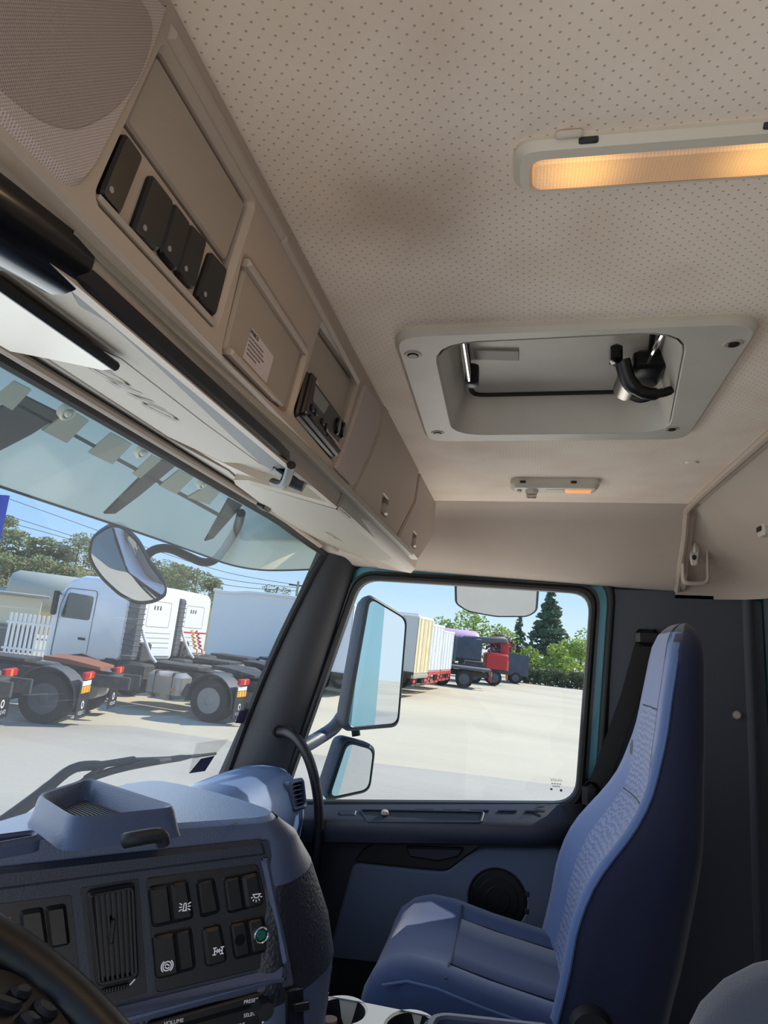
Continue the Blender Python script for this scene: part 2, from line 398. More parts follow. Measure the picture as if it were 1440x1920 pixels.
# dark side wall behind the door, post and rear wall
wpoly = FD.poly([(1148, 1105), (1250, 1108), (1402, 1120)]) + [(.70, 2.75), (.70, 1.3), (.2, 1.3)] + FD.poly([(1090, 1700), (1138, 1500)])
o = P1(FD, wpoly, -.03, 0).build('wall_right_rear', m_wallg, smooth=0); struct(o); o['label'] = 'dark grey cloth side wall behind the passenger door'
tube(MB(), [oX(1.115, 1400, 1118), oX(1.115, 1413, 1420), oX(1.115, 1424, 1800), (1.115, -.645, 1.3)], .013, 10).build('corner_post', m_wallg, o)
cyl(MB(), oX(1.12, 1382, 1341), oX(1.112, 1382, 1341), .013, 20, .009).build('button', M('beige_button', (176, 160, 148), .5), o)
o = BX((-.05, -.72, 2.03), (2.34, .03, 1.5)).build('wall_rear_lower', m_wallg, smooth=0); struct(o); o['label'] = 'dark grey cloth rear wall of the cab'
# floor, bulkhead
o = BX((0, .12, 1.33), (2.34, 1.7, .04)).build('floor', m_carpet, smooth=0); struct(o); o['label'] = 'black carpet floor of the cab'
o = BX((0, .97, 1.68), (2.2, .03, .74)).build('wall_front', m_carpet, smooth=0); struct(o); o['label'] = 'dark bulkhead under the dashboard'
# engine tunnel between the seats
o = BX((.02, .1, 1.53), (.72, 1.3, .36), .04).build('engine_tunnel', m_carpet); struct(o); o['label'] = 'black carpeted engine tunnel'
# outer skin: roof, header over the windscreen
o = BX((0, .02, 3.13), (2.44, 1.52, .03)).build('cab_roof', m_teal, smooth=0); struct(o); o['label'] = 'teal painted cab roof'
rows = [[(x, .77, 3.14), (x, .80, 3.05), (x, .75, 2.97), (x, .685, 2.905), (x, .655, 2.895), (x, .60, 2.93), (x, .60, 3.12)] for x in (-1.2, -.5, .3, .8, 1.0)] + \
       [[(1.10, .72, 3.14), (1.10, .75, 3.05), (1.10, .70, 2.95), (1.08, .645, 2.885), (1.06, .615, 2.865), (1.05, .56, 2.92), (1.05, .56, 3.12)]] + \
       [[(1.21, .55, 3.14), (1.21, .55, 3.05), (1.21, .55, 2.95), (1.20, .55, 2.86), (1.18, .55, 2.85), (1.17, .52, 2.90), (1.17, .52, 3.12)]]
o = loft(MB(), rows, True).build('trim_1', m_teal); struct(o); o['label'] = 'teal header panel above the windscreen'
BX((-.02, -.76, 2.2), (2.42, .02, 1.88)).build('cab_back', m_teal, smooth=0)['kind'] = 'structure'
o = BX((1.19, .2, 3.02), (.04, 1.5, .22)).build('trim_2', m_teal, smooth=0); struct(o); o['label'] = 'teal roof rail above the passenger door'

# ---------------------------------------------------------------- windscreen
def wst(x): return lerp1([(-1.15, .655), (.75, .655), (.95, .64), (1.05, .615)], x), lerp1([(-1.15, 2.897), (.7, 2.897), (.95, 2.875), (1.05, 2.856)], x)
def wsb(x): return lerp1([(-1.15, .985), (.6, .985), (.9, .93), (1.05, .874)], x), lerp1([(-1.15, 2.06), (.7, 2.06), (.9, 2.12), (1.05, 2.165)], x)
def wsp(x, t):
    a, b = wst(x), wsb(x); return Vector((x, a[0]+(b[0]-a[0])*t+.02*math.sin(math.pi*t), a[1]+(b[1]-a[1])*t))
xs = [-1.15+i*.11 for i in range(19)] + [.9, .98, 1.05]
xs = sorted(set(x for x in xs if x <= 1.05))
wd = loft(MB(), [[wsp(x, t/10) for t in range(11)] for x in xs], False).build('window_1', m_wscreen); struct(wd); wd['label'] = 'dusty streaked windscreen glass'
top = [wsp(x, 0) + Vector((0, -.006, -.006)) for x in xs]
side = [wsp(1.05, t/10) + Vector((-.004, -.006, 0)) for t in range(1, 11)]
tube(MB(), top+side, .011, 8).build('windscreen_seal', m_rubber, wd)
tube(MB(), [p+Vector((0, -.022, .003)) for p in top[:-1]], .008, 8).build('header_beading', m_beige, wd)
# small stickers on the bottom corner of the windscreen
def ws_quad(pts, off=-.004):
    out = []
    for px, py in pts:
        best = None
        for x in [i*.02 for i in range(20, 53)]:
            for t in [j/60 for j in range(20, 61)]:
                q = wsp(x, t); d = q-CAM; w_ = d.dot(_F); e = (720+FPX*d.dot(_R)/w_-px)**2+(960-FPX*d.dot(_U)/w_-py)**2
                if best is None or e < best[0]: best = (e, q)
        out.append(best[1]+Vector((0, off, 0)))
    return out
m_film = Mglass('clear_film', (.80, .80, .78), .06)
MB().add(ws_quad([(368, 1392), (424, 1388), (404, 1416), (352, 1452)]), [[0, 1, 2, 3]]).build('clear_sticker_pocket', m_film, wd, smooth=0)
MB().add(ws_quad([(372, 1420), (400, 1416), (384, 1448), (352, 1452)], -.005), [[0, 1, 2, 3]]).build('dark_sticker', M('sticker_dark_purple', (60, 52, 66), .6), wd, smooth=0)
MB().add(ws_quad([(446, 1332), (466, 1332), (455, 1357), (434, 1356)], -.005), [[0, 1, 2, 3]]).build('purple_sticker', M('sticker_purple', (66, 58, 92), .6), wd, smooth=0)

# ---------------------------------------------------------------- A pillar
rows = []
for k in range(9):
    t = k/8
    W = Vector((1.05, .615, 2.856)).lerp(Vector((1.05, .885, 2.14)), t); I = Vector((1.125, .515, 2.835)).lerp(Vector((1.125, .70, 2.14)), t)
    mid = W.lerp(I, .5); b_ = Vector((-.035, -.012, 0))*(.7+.5*t)
    rows.append([W+Vector((.0, .02, 0)), W, W.lerp(I, .12)+b_*.35, W.lerp(I, .3)+b_*.7, mid+b_*.95, W.lerp(I, .75)+b_*.8, W.lerp(I, .93)+b_*.35, I, I+Vector((.03, .01, 0))])
ap = loft(MB(), rows, False).build('trim_3', m_pillar); struct(ap); ap['label'] = 'dark grey windscreen pillar trim on the passenger side'
p = oX(1.06, 502, 1371)
cyl(MB(), p+Vector((.01, 0, 0)), p+Vector((-.012, -.004, 0)), .016, 20, .014).build('screw_cover', m_pillar, ap)
# outer pillar skin
rows = []
for k in range(6):
    t = k/5
    a = Vector((1.06, .635, 2.87)).lerp(Vector((1.06, .91, 1.9)), t); b_ = Vector((1.16, .60, 2.87)).lerp(Vector((1.16, .85, 1.9)), t); c = Vector((1.17, .54, 2.86)).lerp(Vector((1.17, .75, 1.9)), t)
    rows.append([a, b_, c])
loft(MB(), rows, False).build('pillar_skin', m_teal, ap)

# ---------------------------------------------------------------- passenger door
door = thing('door_1', 'passenger door with dark blue grey panel and large window', 'door', (1.12, .2, 1.4), kind='structure'); del door['category']
gl = FD.poly([(676, 1086), (1108, 1113), (1079, 1506), (530, 1502)])
gl = gl if area(gl) > 0 else gl[::-1]
def off(p, d): return inset(p, -d)
g0 = rp(gl, .06, 6); g1 = rp(off(gl, .022), .07, 6); g2 = rp(off(gl, .03), .075, 6); g3 = rp(off(gl, .052), .085, 6); g4 = rp(off(gl, .075), .10, 6)
P1(FD, g1, -.035, .006, holes=[g0], bev=.008, hbev=.006).build('window_rubber', m_rubber, door)
P1(FD, g2, -.04, -.004, holes=[g1]).build('window_frame', m_blackg, door)
P1(FD, g3, -.05, -.022, holes=[g2]).build('teal_frame', m_teal, door)
P1(FD, g4, -.05, .008, holes=[g3], bev=.01, hbev=.008).build('weather_strip', m_rubber, door)
MB().add([FD.pt(q, -.028) for q in g0], [list(range(len(g0)))]).build('window_pane', m_glass, door, smooth=0)
# exterior skin with window opening
skin = [(-.98, 1.25), (.74, 1.25), (.74, 2.95), (-.50, 2.95), (-.60, 2.86), (-.86, 1.95), (-.98, 1.6)]
P1(FD, skin, -.075, -.052, holes=[g3], back=True).build('outer_skin', m_teal, door, smooth=0)
# etched marking in the corner of the pane
fg = Fr(FD.pt((0, 0), -.024), FD.u, FD.v); fe = fg.uv(1043, 1463)
m_etch = M('glass_etching', (92, 94, 92), .8)
t_ = MB(); text(t_, fg, 'VOLVO', fe, .010, 0)
for k_, (w0, dy) in enumerate(((.030, .010), (.022, .017))):
    for j_ in range(4): plate(t_, fg, rect((fe[0]-w0/2+w0*(j_+.5)/4, fe[1]-dy), w0/4*.8, .0022), 0, .0002)
plate(t_, fg, ell((fe[0]-.014, fe[1]-.026), .004, .003, 10), 0, .0002); plate(t_, fg, ell((fe[0]+.014, fe[1]-.027), .004, .004, 10), 0, .0002)
t_.build('etched_marking', m_etch, door, smooth=0)
# ledge under the window
rows = []
for y in (.64, .5, .3, .1, -.05, -.13, -.175, -.20):
    e = max(0, (-.10-y)/.10)
    s0 = 2.136-.087*y; s1 = 2.090-.07*y; s2 = 2.036-.085*y; xi = 1.028+.075*min(1, e)
    rows.append([(1.14, y, s0), (1.105, y, s0-.002), (xi+.018, y, s1+.012), (xi+.006, y, s1+.004), (xi, y, s1-.008), (xi+.002, y, (s1+s2)/2), (xi+.008, y, s2+.008), (xi+.02, y, s2), (1.10, y, s2-.01)])
led = loft(MB(), rows, False).build('window_ledge', m_dashd, door)
fl = Fr((1.07, .2, 2.10), (0, -1, .08), (.085, 0, .045))     # plane of the ledge top (n up and inwards)
if fl.n.z < 0: fl = Fr((1.07, .2, 2.10), (0, 1, -.08), (.085, 0, .045))
def lp(pts):
    return fl.poly(pts)
pk = rp(lp([(678, 1520), (905, 1524), (900, 1541), (690, 1540)]), .006)
P1(fl, inset(pk if area(pk) > 0 else pk[::-1], -.006), -.01, .004, holes=[pk], bev=.002).build('pocket_rim', m_dashd, led)
P1(fl, pk, -.012, .001).build('pocket_floor', m_black, led)
q = fl.uv(722, 1528); box(MB(), fl.pt(q, .008), (.02, .02, .016), .004).build('lock_peg', m_beige_s, led)
q = fl.uv(652, 1525); P1(fl, rp(rect(q, .05, .022), .004), 0, .004, bev=.002).build('switch', m_dashd, led)
for i in range(5):
    q = fl.uv(795+i*52, 1519+i*.6); P1(fl, rp(rect(q, .055, .006), .002), 0, .0022).build('vent_slot', m_black, led)
# lower panel
FP = Fr((1.095, 0, 0), (0, -1, 0), (0, 0, 1))
P1(FP, [(-.66, 2.06), (-.66, 1.36), (.24, 1.36), (.26, 2.10)], -.02, 0).build('inner_panel', m_doord, door, smooth=0)
bl = rp(FP.poly([(664, 1617), (800, 1632), (838, 1634), (872, 1608), (905, 1588), (1052, 1590), (1052, 1830), (960, 1832), (615, 1795), (640, 1700)]), .02)
spk = ell(FP.uv(933, 1686), .083, .083, 32)
P1(FP, bl, 0, .010, holes=[spk], bev=.006, hbev=.004).build('panel_insert', m_door, door)
sg = P1(FP, spk, -.01, .004, bev=.004).build('speaker_grille', m_black, door)
c = FP.uv(933, 1686)
for r_ in (.035, .058, .076):
    P1(FP, ell(c, r_, r_, 32), .003, .007, holes=[ell(c, r_-.004, r_-.004, 32)], bev=.001).build('grille_ring', m_black, sg)
for dv in (-.045, .0, .045):
    P1(FP, rp(rect((c[0]+.082, c[1]+dv-.02), .012, .014), .003), 0, .012, bev=.002).build('grille_tab', m_doord, sg)
hb = rp(FP.poly([(705, 1578), (905, 1583), (872, 1606), (838, 1632), (664, 1615), (680, 1592)]), .012)
P1(FP, hb, 0, .006, bev=.003).build('handle_recess', m_black, door)
hh = rp(FP.poly([(762, 1584), (872, 1587), (862, 1604), (822, 1613), (768, 1604)]), .01)
P1(FP, hh, .006, .022, bev=.006).build('door_handle', m_doord, door)
# grab handle on the pillar
gh = thing('grab_handle', 'black curved grab handle between pillar and dashboard', 'handle', oX(1.03, 590, 1640))
tube(MB(), spline([oX(1.06, 522, 1372), oX(1.035, 540, 1374), oX(1.02, 562, 1392), oX(1.015, 582, 1432), oX(1.015, 596, 1495), oX(1.02, 597, 1560), oX(1.03, 590, 1640), oX(1.07, 586, 1680)], 6), .0155, 12).build('grip', m_black, gh)
cyl(MB(), oX(1.09, 516, 1370), oX(1.05, 524, 1372), .019, 14).build('mount', m_black, gh)
# ================================================================ roof hatch
hat = thing('roof_hatch', 'grey roof hatch with black latch set in the headliner', 'roof hatch', (0, -.05, ZC))
P1(FC, h_out, -.006, .012, holes=[inset(h_in if area(h_in) > 0 else h_in[::-1], -.02)], bev=.006, hbev=.006).build('frame', m_hatch, hat)
hi = h_in if area(h_in) > 0 else h_in[::-1]
lo = inset(hi, -.022)
rows = []
for t in range(7):
    a = t/6; s = math.sin(a*math.pi/2)
    rows.append([FC.pt(p, .012*(1-a)-.062*a) for p in inset(lo, .024*s)])
loft(MB(), rows, True, False).build('well', m_hatch, hat)
lid = P1(FC, inset(hi, .001), -.075, -.058).build('lid', m_hatch, hat)
lipx = inset(hi, .008)
P1(FC, lipx, -.058, -.052, holes=[inset(hi, .016)], bev=.002, hbev=.002).build('lid_seal', m_rubber, lid)
for pts in ([(886, 716), (972, 718), (972, 734), (890, 732)], [(880, 640), (974, 630), (974, 654), (968, 656), (966, 640), (880, 648)]):
    P1(FC, FC.poly(pts), -.058, -.054, bev=.001).build('lid_rib', M('hatch_rib', (140, 134, 124), .55), lid)
# hinge bar at the front side
a, b = FC.pt(FC.uv(866, 648), -.02), FC.pt(FC.uv(880, 738), -.02)
cyl(MB(), a, b, .0045, 10).build('hinge_rod', m_chrome, hat)
for q in (a, b): BX(q+Vector((0, -.004, .012)), (.03, .022, .036), .004).build('hinge_block', m_black, hat)
# rail at the rear side
a, b = FC.pt(FC.uv(1262, 628), -.03), FC.pt(FC.uv(1195, 750), -.03)
cyl(MB(), a, b, .004, 8).build('latch_rail', m_chrome, hat)
# latch: bracket, steel cam plate, black lever
lt = FC.pt(FC.uv(1198, 724), -.03)
lat = MB(); box(lat, lt+Vector((.005, -.012, .0)), (.09, .05, .03), .005)
lat = lat.build('latch_base', m_black, hat)
fr_l = Fr(lt+Vector((-.012, .012, -.02)), (0, -1, 0), (1, 0, 0))
rows = []
for k in range(9):
    an = math.radians(-100+k*26); rows.append([lt+Vector((x, .022*math.cos(an)+.012, -.016+.022*math.sin(an))) for x in (-.015, .045)])
loft(MB(), rows, False).build('latch_cam', m_steel, lat)
tube(MB(), spline([lt+Vector((-.035, .03, .0)), lt+Vector((-.02, .018, -.03)), lt+Vector((-.01, -.005, -.045)), lt+Vector((0, -.035, -.042)), lt+Vector((.004, -.06, -.03))], 5), [.012]*8+[.010]*6+[.007]*4+[.005]*3, 10).build('lever', m_black, lat)
tube(MB(), spline([lt+Vector((.045, .02, -.02)), lt+Vector((.05, -.01, -.034)), lt+Vector((.05, -.045, -.02))], 5), .006, 8).build('lever_lower', m_black, lat)
BX(lt+Vector((-.04, .04, .006)), (.03, .018, .028), .004).build('latch_catch', m_blackg, lat)
for px in ((775, 650), (1374, 628), (821, 800), (1259, 792)):
    c = FC.uv(*px)
    P1(FC, ell(c, .0125, .0125, 18), .008, .0135, holes=[ell(c, .0085, .0085, 18)], bev=.001).build('screw_washer', m_beige, hat)
    P1(FC, ell(c, .0085, .0085, 14), .008, .0150, bev=.002).build('screw', m_black, hat)
# ================================================================ ceiling lamps
def lamp_mat(name, col, e, base):
    m = M(name, base, .25, emit=(col, e)); nt = m.node_tree; b_ = nt.nodes['Principled BSDF']
    return m
m_lamph = M('lamp_housing', (205, 196, 180), .4)
la = thing('ceiling_lamp', 'long cream ceiling lamp glowing warm orange', 'lamp', FC.pt(FC.uv(1200, 280)))
# full lamp runs on beyond the picture edge
L0, L1 = FC.uv(967, 268), FC.uv(980, 352); R0 = FC.uv(1440, 204)
x0, x1 = L0[0]-.006, L1[0]-.002; y0 = L0[1]-.002; y1 = y0+.275
out = rp([(x0, y0), (x1, y0), (x1, y1), (x0, y1)], .022, 6)
inn = rp([(x0+.019, y0+.016), (x1-.005, y0+.016), (x1-.005, y1-.016), (x0+.019, y1-.016)], .012, 6)
P1(FC, out, -.004, .010, holes=[inn], bev=.006, hbev=.002).build('housing', m_lamph, la)
# lens with two bulbs behind a ribbed diffuser
m_lens = M('amber_lens', (226, 190, 150), .3)
def lens_nodes(m, c0, c1, e0, e1, spots, rad):
    nt = m.node_tree; b_ = nt.nodes['Principled BSDF']; L = nt.links.new
    tc = nt.nodes.new('ShaderNodeTexCoord'); prev = None
    for s in spots:
        d = nt.nodes.new('ShaderNodeVectorMath'); d.operation = 'DISTANCE'; d.inputs[1].default_value = s
        mr = nt.nodes.new('ShaderNodeMapRange'); mr.inputs[1].default_value = rad; mr.inputs[2].default_value = .004; mr.interpolation_type = 'SMOOTHSTEP'
        L(tc.outputs['Object'], d.inputs[0]); L(d.outputs['Value'], mr.inputs[0])
        if prev is None: prev = mr.outputs[0]
        else:
            mx = nt.nodes.new('ShaderNodeMath'); mx.operation = 'MAXIMUM'; L(prev, mx.inputs[0]); L(mr.outputs[0], mx.inputs[1]); prev = mx.outputs[0]
    w1 = nt.nodes.new('ShaderNodeTexVoronoi'); w1.inputs['Scale'].default_value = 330; w1.inputs['Randomness'].default_value = 0
    mrw = nt.nodes.new('ShaderNodeMapRange'); mrw.inputs[1].default_value = .1; mrw.inputs[2].default_value = .6; mrw.inputs[3].default_value = 1.25; mrw.inputs[4].default_value = .7
    cm = nt.nodes.new('ShaderNodeMixRGB'); cm.inputs[1].default_value = lin(c0); cm.inputs[2].default_value = lin(c1)
    st = nt.nodes.new('ShaderNodeMapRange'); st.inputs[3].default_value = e0; st.inputs[4].default_value = e1
    mu = nt.nodes.new('ShaderNodeMath'); mu.operation = 'MULTIPLY'
    bp = nt.nodes.new('ShaderNodeBump'); bp.inputs['Strength'].default_value = .6; bp.inputs['Distance'].default_value = .001
    L(tc.outputs['Object'], w1.inputs['Vector']); L(w1.outputs['Distance'], mrw.inputs[0]); L(prev, cm.inputs[0]); L(prev, st.inputs[0])
    L(st.outputs[0], mu.inputs[0]); L(mrw.outputs[0], mu.inputs[1]); L(cm.outputs[0], b_.inputs['Emission Color']); L(mu.outputs[0], b_.inputs['Emission Strength'])
    L(w1.outputs['Distance'], bp.inputs['Height']); L(bp.outputs[0], b_.inputs['Normal'])
b1 = FC.pt((x0+.035, y0+.058), .011); b2 = FC.pt((x0+.035, y0+.21), .011)
lens_nodes(m_lens, (196, 132, 84), (255, 190, 100), .30, 1.2, [b1, b2], .062)
ln = P1(FC, inset(inn if area(inn) > 0 else inn[::-1], .0005), .002, .011, bev=.003).build('lens', m_lens, la)
for dv in (.062, .205):
    BX(FC.pt((x0+.002, y0+dv), .006), (.005, .016, .005), .001).build('clip_notch', m_pillar, la)
for dv in (.046, .22):
    BX(FC.pt((x0-.004, y0+dv), .004), (.008, .022, .006), .002).build('clip_tab', m_lamph, la)
def lampl(name, loc, e, sz, par):
    d = bpy.data.lights.new(name, 'AREA'); d.energy = e; d.color = (1, .66, .36); d.shape = 'RECTANGLE'; d.size = sz[0]; d.size_y = sz[1]
    o = bpy.data.objects.new(name, d); COL.objects.link(o); o.location = loc; setpar(o, par); return o
lampl('lamp_light', FC.pt(((x0+x1)/2, (y0+y1)/2), .014), .7, (.03, .22), la)
# reading lamp over the passenger
rl = thing('reading_lamp', 'small cream reading lamp with rotary switch over passenger seat', 'lamp', FC.pt(FC.uv(1040, 905)))
a0, a1 = FC.uv(957, 897), FC.uv(1126, 897)
X0, X1, Y0, Y1 = a0[0]-.005, a0[0]+.068, a0[1], a1[1]
P1(FC, rp([(X0, Y0), (X1, Y0), (X1, Y1), (X0, Y1)], .02, 5), -.004, .022, bev=.010).build('housing', m_lamph, rl)
P1(FC, rp(rect(((X0+X1)/2+.004, Y1-.048), .036, .062), .006), .02, .0245, bev=.002).build('lens', M('amber_lens_small', (226, 170, 120), .3, emit=((255, 170, 100), .55)), rl)
P1(FC, rp(rect(((X0+X1)/2+.004, Y1-.105), .036, .044), .003), .02, .0232, bev=.001).build('switch_plate', m_lamph, rl)
kn = MB(); c = FC.pt(((X0+X1)/2+.002, Y0+.052), 0); cyl(kn, c+Vector((0, 0, -.02)), c+Vector((0, 0, -.032)), .017, 20, .014)
kn = kn.build('rotary_knob', m_lamph, rl); BX(c+Vector((0, 0, -.036)), (.008, .026, .010), .003).build('knob_bar', m_lamph, kn)
BX(FC.pt(((X0+X1)/2, Y0+.022), .024), (.014, .012, .008), .003).build('push_button', m_hatch, rl)
for dv in (.03, .15): BX(FC.pt((X0-.001, Y0+dv), .010), (.006, .014, .006), .001).build('clip_notch', m_black, rl)
lampl('lamp_light', FC.pt(((X0+X1)/2, Y1-.048), .027), .25, (.03, .05), rl)
c = FC.uv(1297, 867)
o = P1(FC, ell(c, .013, .013, 20), 0, .003, bev=.0015).build('ceiling_plug', m_liner); tag(o, 'round flush plug in the headliner near the rear edge', 'plug')

# ================================================================ overhead console
con = thing('overhead_console', 'beige overhead console with switches, covers and cabinets along windscreen header', 'console', (-.1, .3, 2.78))
FO = Fr((0, .245, ZC), (1, 0, 0), (0, -.022, .205))    # face of the console, n towards the rear
XE = .035                                              # console ends here, cabinets follow
prof = [(.247, ZC), (.262, 2.83), (.268, 2.788), (.2735, 2.776), (.283, 2.772), (.296, 2.776), (.305, 2.79), (.31, 2.82), (.33, 2.86), (.58, 2.955), (.58, ZC)]
loft(MB(), [[(x, y+.010*(i < 4), z) for i, (y, z) in enumerate(prof)] for x in (-1.25, XE)], True).build('body', m_beige, con)
H1 = FO.poly([(300, 93), (468, 382), (431, 497), (396, 610), (174, 371), (238, 228)])
H2 = FO.poly([(453, 480), (571, 654), (540, 770), (533, 774), (412, 662), (416, 640)])
H3 = FO.poly([(598, 608), (669, 712), (655, 760), (622, 862), (546, 772), (572, 696)])
faceo = [(-1.25, 0)] + [(FO.uv(715, 752)[0], 0)] + FO.poly([(708, 800), (690, 850), (655, 922)]) + [(-1.25, FO.uv(655, 922)[1])]
SPL = FO.poly([(-170, -60), (150, -120), (300, 10), (290, 45), (262, 130), (205, 236), (158, 328), (132, 353), (104, 343), (0, 246), (-120, 130)])
SPR = rp(FO.poly([(677, 718), (706, 762), (702, 795), (659, 906), (650, 908), (619, 877), (642, 822)]), .008)
P1(FO, faceo, -.012, .004, holes=[rp(H1, .006), rp(H2, .006), rp(H3, .006)], bev=.003, hbev=.005).build('fascia', m_beige, con)
# ridge running along the top of the covers
for a_, b_ in (((309, 46), (524, 432)), ((524, 436), (668, 708))):
    u0, u1 = FO.uv(*a_), FO.uv(*b_)
    P1(FO, [(u0[0], u0[1]-.012), (u1[0], u1[1]-.012), (u1[0], u1[1]+.001), (u0[0], u0[1]+.001)], .004, .0085, bev=.004).build('ridge', m_beige, con)
# front speaker
sp = P1(FO, rp(SPL, .02), .002, .009, bev=.005).build('speaker_grille', m_mesh, con, label='large left speaker grille of the overhead console')
m_mesh_n = m_mesh.node_tree
def mesh_dots(m, scale, c1, c2):
    nt = m.node_tree; b_ = nt.nodes['Principled BSDF']; L = nt.links.new
    tc = nt.nodes.new('ShaderNodeTexCoord'); vo = nt.nodes.new('ShaderNodeTexVoronoi'); vo.inputs['Scale'].default_value = scale; vo.inputs['Randomness'].default_value = 0
    mp = nt.nodes.new('ShaderNodeMapping'); mp.inputs['Rotation'].default_value = (0, .78, 0); mp.inputs['Scale'].default_value = (1, 0, 1)
    mr = nt.nodes.new('ShaderNodeMapRange'); mr.inputs[1].default_value = .25; mr.inputs[2].default_value = .4
    mx = nt.nodes.new('ShaderNodeMixRGB'); mx.inputs[1].default_value = lin(c1); mx.inputs[2].default_value = lin(c2)
    bp = nt.nodes.new('ShaderNodeBump'); bp.inputs['Strength'].default_value = .5; bp.inputs['Distance'].default_value = .001
    L(tc.outputs['Object'], mp.inputs[0]); L(mp.outputs[0], vo.inputs['Vector']); L(vo.outputs['Distance'], mr.inputs[0]); L(mr.outputs[0], mx.inputs[0])
    L(mx.outputs[0], b_.inputs['Base Color']); L(mr.outputs[0], bp.inputs['Height']); L(bp.outputs[0], b_.inputs['Normal'])
mesh_dots(m_mesh, 620, (162, 146, 139), (196, 180, 172))
m_mesh2 = M('speaker_mesh_shaded', (104, 92, 86), .75); mesh_dots(m_mesh2, 620, (140, 124, 117), (168, 151, 143))
P1(FO, rp(FO.poly([(-150, -50), (150, -115), (272, 40), (246, 140), (192, 212), (115, 250), (45, 232), (-100, 115)]), .03), .008, .0098, bev=.0015).build('speaker_cone_shade', m_mesh2, sp)  # darker disc: shade of the hollow cone put into the mesh colour
P1(FO, SPR, .002, .009, bev=.003).build('speaker_grille', m_mesh, con, label='narrow right speaker grille beside the tachograph')
# cover over the switches
P1(FO, rp(FO.poly([(298, 100), (464, 383), (428, 490), (242, 228)]), .004), -.012, -.002, bev=.002).build('cover_panel', m_beige_s, con)
P1(FO, rp(FO.poly([(241, 234), (427, 495), (394, 603), (180, 371)]), .003), -.012, -.004, bev=.001).build('switch_plate', m_beige, con)
bar = FO.poly([(172, 372), (394, 612), (399, 604), (178, 364)])
P1(FO, bar, -.004, .006, bev=.002).build('switch_plate_edge', m_beige, con)
SW = [[(236, 246), (270, 294), (225, 408), (187, 364)], [(286, 324), (327, 378), (300, 474), (247, 436)], [(329, 378), (358, 418), (332, 513), (300, 474)], [(359, 418), (389, 450), (365, 546), (331, 512)], [(397, 470), (427, 505), (404, 596), (367, 558)]]
SWL = ['first and widest blank black switch of the row', 'black rocker switch at the left of the trio', 'middle black rocker switch of the trio', 'right black rocker switch of the trio', 'single black rocker switch at the right end of the row']
for i, s in enumerate(SW):
    k_ = P1(FO, rp(FO.poly(s), .006), -.006, .0008, bev=.002).build('rocker_switch', m_black, con, label=SWL[i])
    c = (FO.uv(*s[3])[0]*.75+FO.uv(*s[2])[0]*.25+.002, FO.uv(*s[3])[1]*.75+FO.uv(*s[2])[1]*.25+.009)
    P1(FO, ell(c, .0022, .0022, 10), .0006, .0016).build('pilot_light', M('pilot_grey', (150, 145, 140), .4), k_)
# blank cover between the two recesses
seam = FO.poly([(468, 384), (471, 388), (436, 500), (432, 498)])
# storage flap with sticker
flp = P1(FO, rp(FO.poly([(458, 492), (563, 656), (530, 766), (418, 655)]), .006), -.012, .002, bev=.003).build('storage_flap', m_beige_s, con)
P1(FO, FO.poly([(420, 664), (506, 752), (510, 742), (423, 652)]), -.012, .008, bev=.002).build('flap_lip', m_beige, flp)
u0, u1 = FO.uv(455, 484), FO.uv(567, 654)
P1(FO, [(u0[0], u0[1]-.008), (u1[0], u1[1]-.008), (u1[0], u1[1]), (u0[0], u0[1])], 0, .009, bev=.003).build('flap_ridge', m_beige, flp)
S = FO.poly([(469, 615), (509, 668), (495, 719), (451, 671)])
stk = P1(FO, S, .002, .0026).build('sticker', m_sticker, flp, smooth=0, label='white paper label printed WABCO')
Sc = [Vector(p) for p in S]                              # tl, tr, br, bl
su = (Sc[1]-Sc[0]); sv = (Sc[0]-Sc[3])
ft = Fr(FO.pt(tuple(Sc[3])), FO.pt(tuple(Sc[2]))-FO.pt(tuple(Sc[3])), FO.pt(tuple(Sc[0]))-FO.pt(tuple(Sc[3])))
Wd, Hh = (Sc[2]-Sc[3]).length, sv.length
tm = MB(); text(tm, ft, 'WABCO', (Wd*.06, Hh*.86), Hh*.17, .003, align='LEFT', sx=.95); text(tm, ft, 'WABCO', (Wd*.066, Hh*.86), Hh*.17, .003, align='LEFT', sx=.95)
tm.build('heading', m_ink, stk, smooth=0)
tm = MB(); rnd = random.Random(3)
for i in range(5):
    x = Wd*.07; yv = Hh*(.70-.12*i); end = Wd*(.60, .66, .66, .50, .45)[i]
    while x < end:
        wl = rnd.uniform(.05, .12)*Wd; plate(tm, ft, rect((x+wl/2, yv), wl, Hh*.045), .0026, .003); x += wl+Wd*.02
tm.build('small_print', m_inkg, stk, smooth=0)
# recess on the right: blank cover + tachograph
P1(FO, rp(FO.poly([(598, 618), (664, 714), (640, 798), (575, 702)]), .004), -.012, -.004, bev=.002).build('cover_panel', m_beige_s, con)
tg = thing('tachograph', 'black tachograph unit with grey display in the overhead console', 'tachograph', FO.pt(FO.uv(600, 780)))
P1(FO, rp(FO.poly([(570, 694), (639, 787), (624, 852), (618, 858), (549, 782), (550, 772)]), .005), -.02, .006, bev=.003).build('body', m_black, tg)
P1(FO, rp(FO.poly([(582, 721), (608, 757), (599, 776), (577, 750)]), .002), .006, .0068).build('display', M('lcd_grey', (112, 114, 110), .25), tg)
P1(FO, rp(FO.poly([(550, 777), (556, 771), (624, 844), (618, 855)]), .003), .006, .013, bev=.003).build('lower_bar', m_panel, tg)
P1(FO, rp(FO.poly([(571, 697), (579, 706), (560, 776), (551, 774)]), .003), .006, .012, bev=.003).build('side_bar', m_black, tg)
